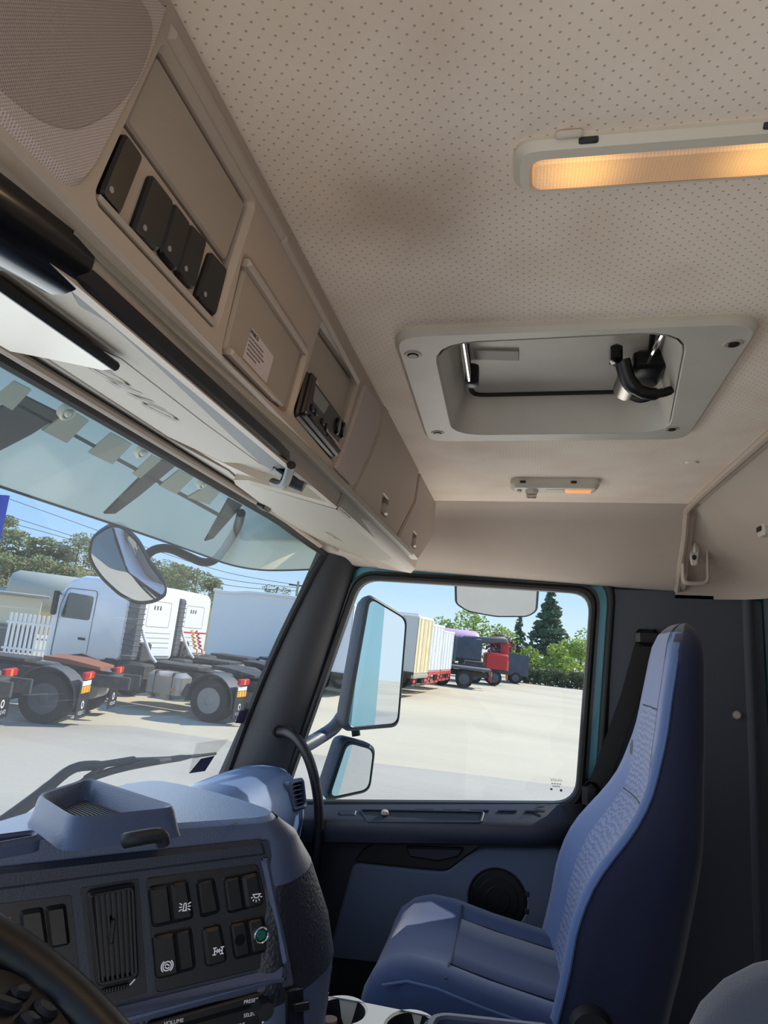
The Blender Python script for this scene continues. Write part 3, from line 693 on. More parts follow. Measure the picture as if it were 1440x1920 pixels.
for a_, b_, c_, d_ in (((572, 776), (592, 799), (589, 803), (570, 780)), ((604, 813), (621, 834), (618, 838), (602, 818))):
    P1(FO, FO.poly([a_, b_, c_, d_]), .006, .0085, bev=.0008).build('card_slot', m_panel, tg)
P1(FO, FO.poly([(602, 804), (628, 834), (626, 837), (601, 807)]), .006, .008).build('silver_strip', m_steel, tg)
for px in ((576, 764), (583, 772), (596, 790), (603, 799)):
    P1(FO, rp(rect(FO.uv(*px), .010, .008), .002), .006, .009, bev=.001).build('key', m_panel, tg)
for px in ((624, 798), (634, 806)):
    P1(FO, ell(FO.uv(*px), .009, .0125, 16), .006, .010, bev=.002).build('round_key', m_blackg, tg)
P1(FO, FO.poly([(594, 808), (598, 812), (594, 817), (592, 814)]), .006, .0082).build('red_mark', M('red_mark', (150, 40, 30), .5), tg)
tm = MB(); text(tm, FO, 'VDO', FO.uv(586, 717), .006, .0063); tm.build('print', m_white, tg, smooth=0)
# ---------------------------------------------------------------- cabinets to the right of the console
cab = thing('overhead_cabinet', 'beige overhead cabinet with two latched doors above passenger visor', 'cabinet', (.45, .3, 2.78))
cprof = [(.247, ZC-.001), (.262, 2.83), (.268, 2.785), (.28, 2.772), (.42, 2.83), (.58, 2.90), (.58, ZC-.001)]
def cx(s): return s
rows = [[(x, y+.012, z) for y, z in cprof] for x in (XE+.004, .5)] + [[(.83, y+.014, z) for y, z in cprof], [(.885, y+.05, z+.01*(z < 2.9)) for y, z in cprof], [(.905, y+.12 if y < .4 else y, z+.02*(z < 2.9)) for y, z in cprof]]
loft(MB(), rows, True).build('body', m_beige, cab)
D1 = rp(FO.poly([(717, 756), (782, 873), (772, 940), (738, 1006), (652, 926), (690, 852), (708, 805)]), .01)
D2 = rp(FO.poly([(785, 880), (814, 942), (806, 1010), (779, 1050), (741, 1008), (775, 942)]), .01)
for D, lx in ((D1, (716, 948)), (D2, (772, 1012))):
    q = FO.uv(*lx)
    lrec = rp(rect(q, .062, .036), .005)
    dr = P1(FO, D, -.012, .006, holes=[lrec], bev=.004, hbev=.002).build('door', m_beige, cab, label='left cabinet door with latch' if D is D1 else 'right cabinet door with latch')
    P1(FO, lrec, -.012, -.006).build('latch_recess', m_hatch, dr)
    P1(FO, rp(rect((q[0]+.004, q[1]-.006), .034, .022), .008), -.006, .012, bev=.004).build('latch_button', m_beige, dr)
for px in ((722, 768), (779, 868), (786, 884)):
    q = FO.pt(FO.uv(*px), .004); BX(q, (.014, .006, .010), .002).build('hinge', m_black, cab)
# ---------------------------------------------------------------- underside: header lining and sun visors
FU = Fr((0, .33, 2.80), (1, 0, 0), (0, .29, .10))      # sloping underside, n must look down/rear
if FU.n.z > 0: FU = Fr((0, .33, 2.80), (-1, 0, 0), (0, .29, .10))
hl = P1(FU, [FU.uv(-150, 470), FU.uv(120, 475), FU.uv(640, 930), FU.uv(770, 1050), FU.uv(640, 1045), FU.uv(440, 895), FU.uv(250, 790), FU.uv(0, 642), FU.uv(-150, 560)], -.02, -.012).build('header_lining', m_visor, smooth=0)
tag(hl, 'beige lining on the underside of the windscreen header', 'lining'); struct(hl); del hl['category']
vis = thing('sun_visor', 'grey beige sun visor embossed VOLVO folded under the header', 'visor', FU.pt(FU.uv(250, 720)))
P1(FU, rp(FU.poly([(-150, 585), (43, 641), (225, 676), (385, 797), (494, 874), (425, 880), (312, 818), (42, 650), (-150, 590)]), .004) if False else FU.poly([(-150, 500), (227, 675), (384, 796), (490, 873), (418, 868), (313, 819), (43, 644), (-150, 560)]), -.012, -.001, bev=.0015).build('leaf', m_visor, vis)
P1(FU, FU.poly([(-150, 440), (160, 528), (500, 862), (493, 871), (386, 793), (229, 671), (-150, 490)]), -.012, .001, bev=.0015).build('upper_leaf', m_visor, vis)
P1(FU, FU.poly([(-150, 566), (42, 650), (312, 824), (428, 886), (470, 925), (440, 908), (404, 888), (250, 800), (0, 650), (-150, 575)]), -.012, -.003, bev=.0015).build('lower_rail', m_visor, vis)
# embossed lettering
e0, e1 = FU.uv(168, 688), FU.uv(285, 757)
tm = MB(); sgn = 1 if e1[0] > e0[0] else -1
cu, cv = (e0[0]+e1[0])/2, (e0[1]+e1[1])/2
ftx = Fr(FU.pt((cu, cv)), (1, 0, 0), (0, .29, .10)) if sgn > 0 else Fr(FU.pt((cu, cv)), (1, 0, 0), (0, -.29, -.10))
ftx = Fr(FU.pt((cu, cv)), (1, 0, 0), (0, -.29, -.10))
nd = ftx.n.dot(FU.n)
text(tm, ftx, 'VOLVO', (0, 0), .062, .0012*(1 if nd > 0 else -1), shear=.35, sx=1.05)
tm.build('embossed_lettering', M('emboss_shadow', (120, 112, 102), .6), vis, smooth=0)
# dark strip painting the shade of the recess between console lip and visor
P1(FU, rp(FU.poly([(120, 480), (175, 520), (520, 832), (556, 868), (512, 868), (492, 858), (300, 668), (205, 580), (150, 548)]), .006), -.004, .010, bev=.004).build('gap_shade', m_panel, vis)
# pale vanity flap
vf = thing('vanity_flap', 'pale glossy flap hanging below the sun visor', 'flap', FU.pt(FU.uv(60, 590)))
P1(FU, FU.poly([(-150, 430), (0, 505), (224, 670), (205, 672), (100, 652), (30, 640), (0, 622), (-150, 560)]), .010, .014, bev=.0015, back=True).build('panel', M('pale_plastic', (214, 204, 188), .3), vf)
tube(MB(), [FU.pt(FU.uv(-150, 418), .012), FU.pt(FU.uv(0, 498), .012), FU.pt(FU.uv(226, 666), .012)], .005, 8).build('hinge_rod', m_black, vf)
# roller blind
rb = thing('roller_blind', 'black glossy roller blind case under the console, left', 'blind', oY(.30, 60, 450))
a_, b_ = oY(.30, -120, 330), oY(.30, 118, 486)
tube(MB(), [a_, b_-(b_-a_)*.02, b_], [.025, .025, .018], 20).build('case', m_blackg, rb)
tube(MB(), [a_+Vector((0, .02, -.014)), b_+Vector((-.03, .02, -.014))], .010, 10).build('pull_bar', m_black, rb)
# lever of the visor latch
vl = thing('visor_latch', 'black hooked latch lever at the end of the sun visor', 'latch', FU.pt(FU.uv(545, 885)))
P1(FU, rp(FU.poly([(508, 868), (520, 862), (548, 884), (552, 896), (538, 892)]), .004), 0, .012, bev=.003).build('cup', m_black, vl)
tube(MB(), spline([FU.pt(FU.uv(552, 858), .01), FU.pt(FU.uv(548, 872), .028), FU.pt(FU.uv(525, 872), .026)], 4), .006, 8).build('hook', m_black, vl)
tube(MB(), [FU.pt(FU.uv(538, 876), .012), FU.pt(FU.uv(578, 892), .012)], .013, 12).build('barrel', m_panel, vl)
# passenger visor under the cabinets
pv = thing('passenger_visor', 'grey beige passenger visor below the cabinets', 'visor', FU.pt(FU.uv(620, 990)))
P1(FU, rp(FU.poly([(440, 893), (470, 893), (640, 940), (742, 1038), (735, 1044), (684, 1040), (600, 1008), (520, 955)]), .008), -.012, .014, bev=.006).build('leaf', m_visor, pv)
for px, ln_ in (((500, 938), 0), ((630, 1018), 1)):
    q = FU.uv(*px); P1(FU, rp(rect(q, .05, .022), .006), .014, .024, bev=.004).build('clip', m_black if ln_ == 0 else m_visor, pv)
tm = MB(); text(tm, Fr(FU.pt(FU.uv(628, 995)), (1, 0, 0), (0, -.29, -.10)), 'VOLVO', (0, 0), .035, .0145*(1 if nd > 0 else -1), shear=.35); tm.build('embossed_lettering', M('emboss_shadow', (120, 112, 102), .6), pv, smooth=0)
# ================================================================ dashboard
dsh = thing('dashboard', 'dark blue grey dashboard wrapping round the driver with centre switch panel', 'dashboard', (.1, .7, 1.5))
rows = []
for x in (-1.2, -.6, -.2, .1, .4, .7, .9, 1.0, 1.06, 1.085):
    e = max(0, (x-1.0)/.085); q = .03*e*e
    rows.append([(x, .985-.09*max(0, (x-.6)/.45), 2.075+.03*max(0, (x-.6)/.45)), (x, .88, 2.165-q), (x, .80, 2.195-q), (x, .74, 2.203-q), (x, .69, 2.20-q), (x, .655+q, 2.185-q), (x, .625+q, 2.15-q), (x, .61+q, 2.11), (x, .605+q, 2.06), (x, .615+q, 1.98), (x, .65+q, 1.86), (x, .70, 1.60), (x, .72, 1.36), (x, .95, 1.36)])
loft(MB(), rows, True).build('main_body', M('dash_blue_half_lit', (82, 102, 136), .45, bump=(500, .35, .0012)), dsh)  # dash plastic again, a partly lit tone put into the colour
# side air vent
vp = oY(.612, 556, 1490)
fv = Fr(vp, (.94, -.30, 0), (0, .25, 1))
va = P1(fv, rp(rect((0, 0), .075, .085), .014), -.03, .010, holes=[rp(rect((0, 0), .055, .062), .01)], bev=.006, hbev=.003).build('side_vent', m_dash, dsh)
P1(fv, rp(rect((0, 0), .056, .063), .008), -.03, -.012).build('vent_throat', m_black, va)
for i in range(5):
    P1(fv, rect((0, -.024+i*.012), .055, .003), -.012, .004).build('vent_slat', m_dashd, va)
# ---- centre stack
FS = Fr((-.444, .449, 2.271), (.14, -.164, 0), (0, 0, 1))
def stack_loop(z, c1, c2, c3, c4, c5):
    return [((-.505, .538, z) if z > 2.3 else (-.80, .80, z)), ((-.515, .533, z) if z > 2.3 else (-.62, .655, z)), (-.474, .485, z), (-.39, .387, z), (-.302, .283, z)] + [(a, b, z) for a, b in (c1, c2, c3, c4, c5)] + [(-.02, .60, z) if z < 2.3 else (-.14, .517, z)]
SL = {
 2.352: ((-.288, .278), (-.262, .278), (-.222, .318), (-.172, .40), (-.135, .49)),
 2.330: ((-.285, .262), (-.245, .258), (-.195, .29), (-.145, .38), (-.115, .49)),
 2.285: ((-.283, .256), (-.215, .248), (-.145, .275), (-.105, .36), (-.085, .49)),
 2.245: ((-.282, .254), (-.195, .240), (-.115, .268), (-.075, .35), (-.055, .49)),
 2.205: ((-.28, .252), (-.175, .232), (-.085, .262), (-.045, .345), (-.025, .49)),
 2.160: ((-.279, .252), (-.165, .226), (-.062, .258), (-.018, .34), (0, .49)),
 2.120: ((-.279, .252), (-.168, .228), (-.070, .260), (-.025, .34), (0, .49)),
 2.000: ((-.279, .252), (-.178, .232), (-.085, .262), (-.03, .34), (0, .49)),
 1.60: ((-.27, .262), (-.178, .25), (-.095, .28), (-.03, .36), (0, .49))}
def band(zs, name, mat, grow=0):
    rows = []
    for z in zs:
        lp_ = stack_loop(z, *SL[z]); pts = [Vector(p) for p in lp_]
        sm = pts[:4] + spline(pts[4:10], 5) + [pts[10]]
        rows.append(sm)
    return loft(MB(), rows, True, False).build(name, mat, dsh)
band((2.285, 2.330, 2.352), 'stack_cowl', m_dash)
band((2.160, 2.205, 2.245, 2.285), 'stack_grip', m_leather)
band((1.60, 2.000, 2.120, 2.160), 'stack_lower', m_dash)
FT = Fr((-.3, .45, 2.350), (1, 0, 0), (0, 1, 0))
tp = [(-.515, .536), (-.474, .492), (-.39, .394), (-.302, .290), (-.285, .279), (-.262, .279), (-.240, .297), (-.205, .345), (-.172, .40), (-.148, .455), (-.136, .49), (-.145, .512), (-.18, .528), (-.30, .534), (-.42, .536)]
P1(FT, [(a+.3, b-.45) for a, b in tp], -.03, .006, bev=.006).build('top_pad', m_dash_lit, dsh)
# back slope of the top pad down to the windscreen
loft(MB(), [[(-.52, .54, 2.345), (-.42, .535, 2.352), (-.30, .533, 2.352), (-.18, .527, 2.352), (-.14, .50, 2.35)], [(-.6, .88, 2.12), (-.42, .86, 2.15), (-.3, .84, 2.17), (-.05, .76, 2.18), (0, .66, 2.17)]], False).build('back_slope', m_dash_lit, dsh)
# scuff mark on the pad
P1(FT, rp([(p[0]+.3, p[1]-.45) for p in (oZ(2.356, 430, 1542), oZ(2.356, 446, 1541), oZ(2.356, 444, 1545), oZ(2.356, 432, 1546))], .002), .006, .0064).build('scuff', m_dashd, dsh)
# dark fascia of the stack: three plates
def FSP(pts, r=.004): return rp(FS.poly(pts), r)
P1(FS, FSP([(-220, 1660), (503, 1574), (549, 1845), (-220, 2010)], .004), -.006, .0027).build('face_plate', m_dashd, dsh)
fa = P1(FS, FSP([(270, 1643), (482, 1616), (527, 1806), (290, 1862)], .006), -.004, .004, bev=.002).build('switch_fascia', m_panel, dsh)
fb = P1(FS, FSP([(146, 1660), (262, 1642), (278, 1862), (172, 1890)], .004), -.004, .003, bev=.002).build('vent_fascia', m_panel, dsh)
fc = P1(FS, FSP([(-220, 1715), (136, 1672), (160, 1890), (-220, 1960)], .004), -.004, .003, bev=.002).build('left_fascia', m_panel, dsh)
# upper brow over the fascia and right rim
P1(FS, FSP([(-220, 1650), (492, 1572), (500, 1604), (-220, 1700)], .006), -.006, .006, bev=.005).build('brow', m_dashd, dsh)
P1(FS, FSP([(486, 1608), (500, 1606), (540, 1800), (528, 1806)], .003), -.004, .009, bev=.004).build('right_rim', m_dash, dsh)
P1(FS, FSP([(190, 1893), (532, 1808), (536, 1836), (215, 1926)], .006), -.004, .012, bev=.008).build('lower_rim', m_dash, dsh)
# centre vent with vertical slats
vo_ = FSP([(160, 1668), (250, 1652), (258, 1830), (178, 1846)], .006); vi_ = FSP([(172, 1676), (243, 1662), (250, 1822), (186, 1836)], .004)
vn = P1(FS, vo_, .002, .010, holes=[vi_], bev=.004, hbev=.002).build('centre_vent', m_panel, dsh)
P1(FS, vi_, -.03, .0035).build('vent_throat', m_blackg, vn)
for i in range(7):
    t = (i+.5)/7
    a_, b_ = FS.uv(172+71*t, 1676-14*t), FS.uv(186+64*t, 1836-14*t)
    P1(FS, [(a_[0]-.0012, a_[1]), (a_[0]+.0012, a_[1]), (b_[0]+.0012, b_[1]), (b_[0]-.0012, b_[1])], .0035, .0085).build('vent_slat', m_panel, vn)
q = FS.uv(207, 1740); P1(FS, rp(rect(q, .004, .022), .001), .008, .012, bev=.001).build('slat_tab', m_black, vn)
th = P1(FS, FSP([(188, 1852), (240, 1840), (240, 1848), (190, 1862)], .003), .003, .007, bev=.002).build('vent_thumbwheel', m_black, dsh)
for i in range(9):
    P1(FS, rect((FS.uv(192+i*5.4, 1855-i*1.25)[0], FS.uv(192+i*5.4, 1855-i*1.25)[1]), .0012, .006), .007, .0082).build('knurl', m_panel, th)
tm = MB(); c = FS.uv(180, 1856); plate(tm, FS, ell(c, .0028, .0028, 14), .0032, .0036, holes=[ell(c, .002, .002, 14)])
c = FS.uv(246, 1838); plate(tm, FS, [(c[0]-.003, c[1]-.003), (c[0]+.003, c[1]+.003), (c[0]+.003, c[1]+.001), (c[0]-.001, c[1]-.003)], .0032, .0036); tm.build('vent_symbols', m_white, dsh, smooth=0)
# rocker switches: outline, symbol
def rocker(px, name='rocker_switch', lab=None, raised=False, mat=None):
    o = P1(FS, FSP(px, .004), .002, .010 if raised else .007, bev=.003).build(name, mat or m_black, dsh, label=lab)
    return o
def bezel(px): return P1(FS, FSP(px, .006), .003, .0052, bev=.001).build('switch_well', m_blackg, dsh)
bezel([(275, 1660), (349, 1646), (362, 1720), (283, 1738)])
bezel([(364, 1648), (399, 1641), (412, 1708), (373, 1720)])
bezel([(414, 1642), (480, 1629), (492, 1694), (424, 1712)])
bezel([(282, 1750), (357, 1733), (366, 1814), (290, 1834)])
bezel([(374, 1735), (411, 1727), (424, 1800), (383, 1812)])
bezel([(426, 1726), (492, 1713), (502, 1781), (436, 1798)])
rocker([(277, 1662), (314, 1654), (322, 1726), (284, 1735)], lab='blank switch at the left of the beacon switch')
w1 = rocker([(317, 1654), (347, 1648), (359, 1716), (326, 1724)], raised=True, lab='rocker switch with rotating beacon symbol')
rocker([(367, 1650), (397, 1644), (409, 1706), (375, 1715)], lab='single blank switch in the upper row')
rocker([(416, 1645), (447, 1639), (456, 1702), (425, 1710)], lab='blank switch at the left of the work light switch')
w2 = rocker([(450, 1639), (479, 1632), (490, 1692), (459, 1701)], raised=True, lab='rocker switch with work light symbol')
w3 = rocker([(285, 1752), (324, 1743), (333, 1821), (292, 1831)], raised=True, lab='rocker switch with engine brake symbol')
rocker([(326, 1744), (355, 1737), (364, 1812), (334, 1820)], lab='blank switch at the right of the engine brake switch')
w4 = rocker([(376, 1738), (409, 1731), (422, 1798), (385, 1809)], raised=True, lab='rocker switch with differential lock symbol')
w5 = rocker([(428, 1729), (458, 1723), (468, 1787), (438, 1795)], lab='blank switch with a round black hole')
w6 = rocker([(461, 1722), (490, 1716), (500, 1779), (470, 1787)], lab='switch with green lens in a chrome ring')
rocker([(36, 1706), (80, 1699), (90, 1770), (40, 1780)], lab='left blank switch near the steering wheel'); rocker([(83, 1699), (122, 1692), (131, 1768), (92, 1776)], lab='right blank switch near the steering wheel')
c = FS.uv(446, 1758); P1(FS, ell(c, .0058, .0058, 18), .0065, .0075).build('lamp_hole', m_blackg, w5)
c = FS.uv(485, 1748); P1(FS, ell(c, .0088, .0088, 24), .006, .0105, holes=[ell(c, .0068, .0068, 24)], bev=.001, hbev=.001).build('chrome_ring', m_chrome, w6)
P1(FS, ell(c, .0068, .0068, 20), .006, .009, bev=.002).build('green_lens', M('green_lens', (26, 84, 70), .15), w6)
# printed symbols
def stroke(tm, a, b, w_=.0011, d=.0104):
    a, b = Vector(a), Vector(b); n_ = (b-a); n_ = Vector((-n_.y, n_.x)).normalized()*w_/2
    plate(tm, FS, [tuple(a-n_), tuple(b-n_), tuple(b+n_), tuple(a+n_)], d-.0002, d)
def beacon(c):
    tm = MB(); s = .0032
    for a, b in (((-s*.5, -s*1.2), (-s*.35, s)), ((-s*.35, s), (s*.35, s)), ((s*.35, s), (s*.5, -s*1.2)), ((s*.8, -s*1.2), (-s*.8, -s*1.2))):
        stroke(tm, (c[0]+a[0], c[1]+a[1]), (c[0]+b[0], c[1]+b[1]))
    for sx in (-1, 1):
        for dy in (-.5, 0, .5): stroke(tm, (c[0]+sx*s*.95, c[1]+dy*s*1.3), (c[0]+sx*s*1.9, c[1]+dy*s*2.4))
    tm.build('symbol', m_white, w1, smooth=0)
beacon(FS.uv(342, 1694))
def worklight(c):
    tm = MB(); s = .0045; stroke(tm, (c[0]-s*1.1, c[1]+s*.6), (c[0]+s*1.1, c[1]+s*.6))
    pts = [(c[0]+s*.75*math.cos(a), c[1]+s*.5-s*.75*math.sin(a)) for a in [math.pi*k/8 for k in range(9)]]
    for a, b in zip(pts, pts[1:]): stroke(tm, a, b)
    for k in range(5):
        an = math.pi*(.1+.2*k); stroke(tm, (c[0]+s*1.0*math.cos(an), c[1]+s*.3-s*1.0*math.sin(an)), (c[0]+s*1.5*math.cos(an), c[1]+s*.3-s*1.5*math.sin(an)))
    tm.build('symbol', m_white, w2, smooth=0)
worklight(FS.uv(475, 1676))
def brake(c):
    tm = MB(); s = .0060
    for r_, rng in ((s*.72, (0, 2)), (s*1.0, (-.3, .3)), (s*1.0, (.7, 1.3))):
        pts = [(c[0]+r_*math.cos(math.pi*(rng[0]+(rng[1]-rng[0])*k/16)), c[1]+r_*math.sin(math.pi*(rng[0]+(rng[1]-rng[0])*k/16))) for k in range(17)]
        for a, b in zip(pts, pts[1:]): stroke(tm, a, b)
    for a, b in (((-.4, .1), (-.1, .35)), ((-.1, .35), (.4, 0)), ((.4, -.2), (.1, -.4)), ((.1, -.4), (-.4, -.1))):
        stroke(tm, (c[0]+a[0]*s, c[1]+a[1]*s), (c[0]+b[0]*s, c[1]+b[1]*s))
    tm.build('symbol', m_white, w3, smooth=0)
brake(FS.uv(309, 1804))
def diff(c):
    tm = MB(); s = .0055
    for sx in (-1, 1):
        stroke(tm, (c[0]+sx*s*.75, c[1]-s*.6), (c[0]+sx*s*.75, c[1]+s*.6)); 
        for dy in (-.6, .6): stroke(tm, (c[0]+sx*s*.4, c[1]+dy*s), (c[0]+sx*s*1.1, c[1]+dy*s))
    stroke(tm, (c[0]-s*.75, c[1]), (c[0]+s*.75, c[1])); stroke(tm, (c[0]-s*.3, c[1]-s*.35), (c[0]+s*.3, c[1]+s*.35)); stroke(tm, (c[0]-s*.3, c[1]+s*.35), (c[0]+s*.3, c[1]-s*.35))
    tm.build('symbol', m_white, w4, smooth=0)
diff(FS.uv(404, 1776))
c = FS.uv(9, 1726); tm = MB(); plate(tm, FS, [(c[0]-.006, c[1]), (c[0]-.004, c[1]+.004), (c[0]+.004, c[1]+.004), (c[0]+.006, c[1])], .0032, .0036); tm.build('red_warning_mark', M('warning_red', (190, 44, 36), .5), dsh, smooth=0)
tm = MB(); plate(tm, FS, rect((c[0]+.002, c[1]-.005), .006, .005), .0032, .0036, holes=[rect((c[0]+.002, c[1]-.005), .004, .003)]); tm.build('warning_mark', m_white, dsh, smooth=0)
# radio
rad = thing('radio', 'black car radio with knob at the bottom of the centre stack', 'radio', FS.pt(FS.uv(400, 1900)))
P1(FS, FSP([(275, 1916), (500, 1852), (512, 1990), (285, 2040)], .004), -.02, .006, bev=.002).build('faceplate', m_black, rad)
P1(FS, FSP([(300, 1924), (478, 1874), (479, 1882), (301, 1932)], .001), .005, .0065).build('cd_slot', m_blackg, rad)
c = FS.pt(FS.uv(487, 1882), .006); cyl(MB(), c, c+FS.n*.014, .0105, 20, .009).build('knob', m_panel, rad)
tm = MB()
for s, px, z_ in (('PRESET', (467, 1872), .0052), ('SELECT', (467, 1897), .0052), ('VOLUME', (323, 1911), .0052), ('TUNE', (446, 1917), .0045)):
    text(tm, FS, s, FS.uv(*px), z_, .0064)
c = FS.uv(491, 1908); plate(tm, FS, [(c[0]-.0025, c[1]-.0025), (c[0]+.0025, c[1]-.0025), (c[0], c[1]+.003)], .006, .0064); tm.build('print', m_white, rad, smooth=0)
# dark socket to the right of the radio
q0 = Vector((-.19, .2335, 2.09)); fsk = Fr(q0, (.11, -.02, 0), (0, 0, 1))
P1(fsk, rp(fsk.poly([(536, 1855), (578, 1845), (580, 1935), (536, 1935)]), .004), -.004, .004, bev=.002).build('socket_panel', m_blackg, dsh)
P1(fsk, rp(fsk.poly([(543, 1880), (570, 1875), (571, 1892), (545, 1896)]), .002), .004, .007, bev=.001).build('socket_flap', m_black, dsh)
# grip slot at the top right of the stack
P1(Fr((-.165, .315, 2.31), (.6, .8, 0), (-.25, .1, .9)), ell((0, 0), .012, .026, 18), -.006, .004).build('slot', m_blackg, dsh)
# small cup recess at the far left of the top pad
cr_ = rp([(p.x+.3, p.y-.45) for p in (oZ(2.356, -60, 1596), oZ(2.356, 66, 1578), oZ(2.356, 78, 1592), oZ(2.356, -60, 1618))], .012)
P1(FT, cr_, .004, .018, holes=[inset(cr_ if area(cr_) > 0 else cr_[::-1], .006)], bev=.004, hbev=.003).build('cup_rim', m_dash, dsh)
P1(FT, inset(cr_ if area(cr_) > 0 else cr_[::-1], .006), .004, .0075).build('cup_floor', m_black, dsh)

# ---------------------------------------------------------------- tray on the dashboard
tr = thing('dashboard_tray', 'blue grey open tray with ribbed mat on top of the dashboard', 'tray', (-.40, .43, 2.357))
tb = [oZ(2.357, 45, 1540), oZ(2.357, 162, 1497), oZ(2.357, 352, 1566), oZ(2.357, 118, 1597)]
tb = [(p.x+.3, p.y-.45) for p in tb]; tb = tb if area(tb) > 0 else tb[::-1]
o1 = rp(tb, .02, 5); o2 = rp(inset(tb, .006), .02, 5); o3 = rp(inset(tb, .012), .018, 5)
rows = [[FT.pt(p, .006) for p in o1], [FT.pt(p, .012) for p in rp(inset(tb, .002), .02, 5)], [FT.pt(p, .030) for p in o2], [FT.pt(p, .034) for p in rp(inset(tb, .008), .02, 5)], [FT.pt(p, .033) for p in rp(inset(tb, .011), .018, 5)], [FT.pt(p, .014) for p in rp(inset(tb, .020), .016, 5)]]
# lower the rim towards the driver
def lowrim(p, h): return p
loft(MB(), rows, True, False).build('rim', M('tray_dark_blue', (62, 78, 108), .5, bump=(500, .35, .0012)), tr)
mt = P1(FT, rp(inset(tb, .019), .016, 5), .006, .014).build('mat', m_doord, tr)
ax_ = Vector(tb[1])-Vector(tb[0]); best = max(range(4), key=lambda i: (Vector(tb[(i+1) % 4])-Vector(tb[i])).length)
A0, A1, A2, A3 = [Vector(q) for q in (inset(tb, .024)[best], inset(tb, .024)[(best+1) % 4], inset(tb, .024)[(best+2) % 4], inset(tb, .024)[(best+3) % 4])]
for i in range(14):
    t = (i+.5)/14; a_ = A0.lerp(A3, t); b_ = A1.lerp(A2, t); n_ = (b_-a_); n_ = Vector((-n_.y, n_.x)).normalized()*.0012
    P1(FT, [tuple(a_-n_), tuple(b_-n_), tuple(b_+n_), tuple(a_+n_)], .014, .0155).build('rib', m_doord, mt)
clp = oZ(2.372, 258, 1578)
ck = MB(); tube(ck, spline([clp+Vector((-.016, .004, .004)), clp+Vector((-.014, -.004, .006)), clp+Vector((.004, -.018, .006)), clp+Vector((.010, -.020, -.002))], 4), .0065, 10)
ck.build('clip', m_doord, tr)

# ---------------------------------------------------------------- hanging clip beside the stack
hc = thing('key_hook', 'small black hook and ring at the side of the centre stack', 'hook', oY(.26, 605, 1840))
q = oY(.262, 604, 1832)
tube(MB(), spline([q+Vector((-.012, 0, .012)), q+Vector((0, -.008, .016)), q+Vector((.008, -.008, 0)), q+Vector((0, -.008, -.016)), q+Vector((-.012, 0, -.012))], 4), .0045, 8).build('hook', m_blackg, hc)
tube(MB(), [q+Vector((.007*math.sin(a), -.008, -.026-.012*math.cos(a))) for a in [2*math.pi*k/14 for k in range(15)]], .0014, 6).build('ring', m_steel, hc)

# ================================================================ steering wheel
sw = thing('steering_wheel', 'black steering wheel with buttons at the lower left corner', 'steering wheel', (-.78, .40, 2.2))
# the rim passes through these picture points at the wheel's plane; wheel tilted towards the driver
tilt = math.radians(52)
wn = Vector((.10, -math.cos(tilt), math.sin(tilt))).normalized(); wu = Vector((1, 0, 0)); wu = (wu-wn*wu.dot(wn)).normalized(); wv = wn.cross(wu)
RW = .225
rimpt = CAM + ray(95, 1850)*.52
wc = rimpt - (wu*math.cos(math.radians(18)) + wv*math.sin(math.radians(18)))*RW
tube(MB(), [wc+(wu*math.cos(a)+wv*math.sin(a))*RW for a in [2*math.pi*k/64 for k in range(65)]], .0185, 14, False).build('rim', m_black, sw)
hub = [wc+(wu*math.cos(a)*.10+wv*math.sin(a)*.085)-wn*.03 for a in [2*math.pi*k/28 for k in range(28)]]
hub2 = [wc+(wu*math.cos(a)*.085+wv*math.sin(a)*.07)+wn*.012 for a in [2*math.pi*k/28 for k in range(28)]]
loft(MB(), [hub, hub2], True).build('hub', m_black, sw)
for an in (0, 180, 250, 290):
    d_ = wu*math.cos(math.radians(an))+wv*math.sin(math.radians(an)); s_ = wn.cross(d_)
    rows = [[wc+d_*r_+s_*k*wd_+wn*h for k, h in ((-1, -.012), (1, -.012), (1, .002), (-1, .002))] for r_, wd_ in ((.06, .045), (.13, .038), (RW-.005, .03))]
    sp_ = loft(MB(), rows, True).build('spoke', m_panel, sw)
    if an == 0:
        for r_, k in ((.125, .015), (.125, -.015), (.16, .013), (.16, -.013)):
            c = wc+d_*r_+s_*k+wn*.004; fb_ = Fr(c, d_, s_); P1(fb_, rp(rect((0, 0), .028, .022), .006), -.004, .005, bev=.003).build('button', m_black, sp_)
# broad padded spoke with thumb buttons in the visible corner
FW = Fr(wc, wu, wv)
pad = P1(FW, rp(FW.poly([(-160, 1800), (0, 1812), (70, 1850), (150, 1945), (120, 2060), (-160, 2060)]), .02), -.02, .006, bev=.008).build('spoke_pad', m_black, sw)
for px in ([(0, 1872), (22, 1862), (46, 1876), (36, 1896), (6, 1890)], [(48, 1890), (74, 1900), (96, 1925), (70, 1932), (44, 1912)], [(-40, 1880), (-6, 1888), (30, 1905), (10, 1920), (-40, 1905)], [(14, 1922), (36, 1912), (66, 1940), (40, 1950)]):
    P1(FW, rp(FW.poly(px), .006), .004, .012, bev=.003).build('button', m_panel, pad)
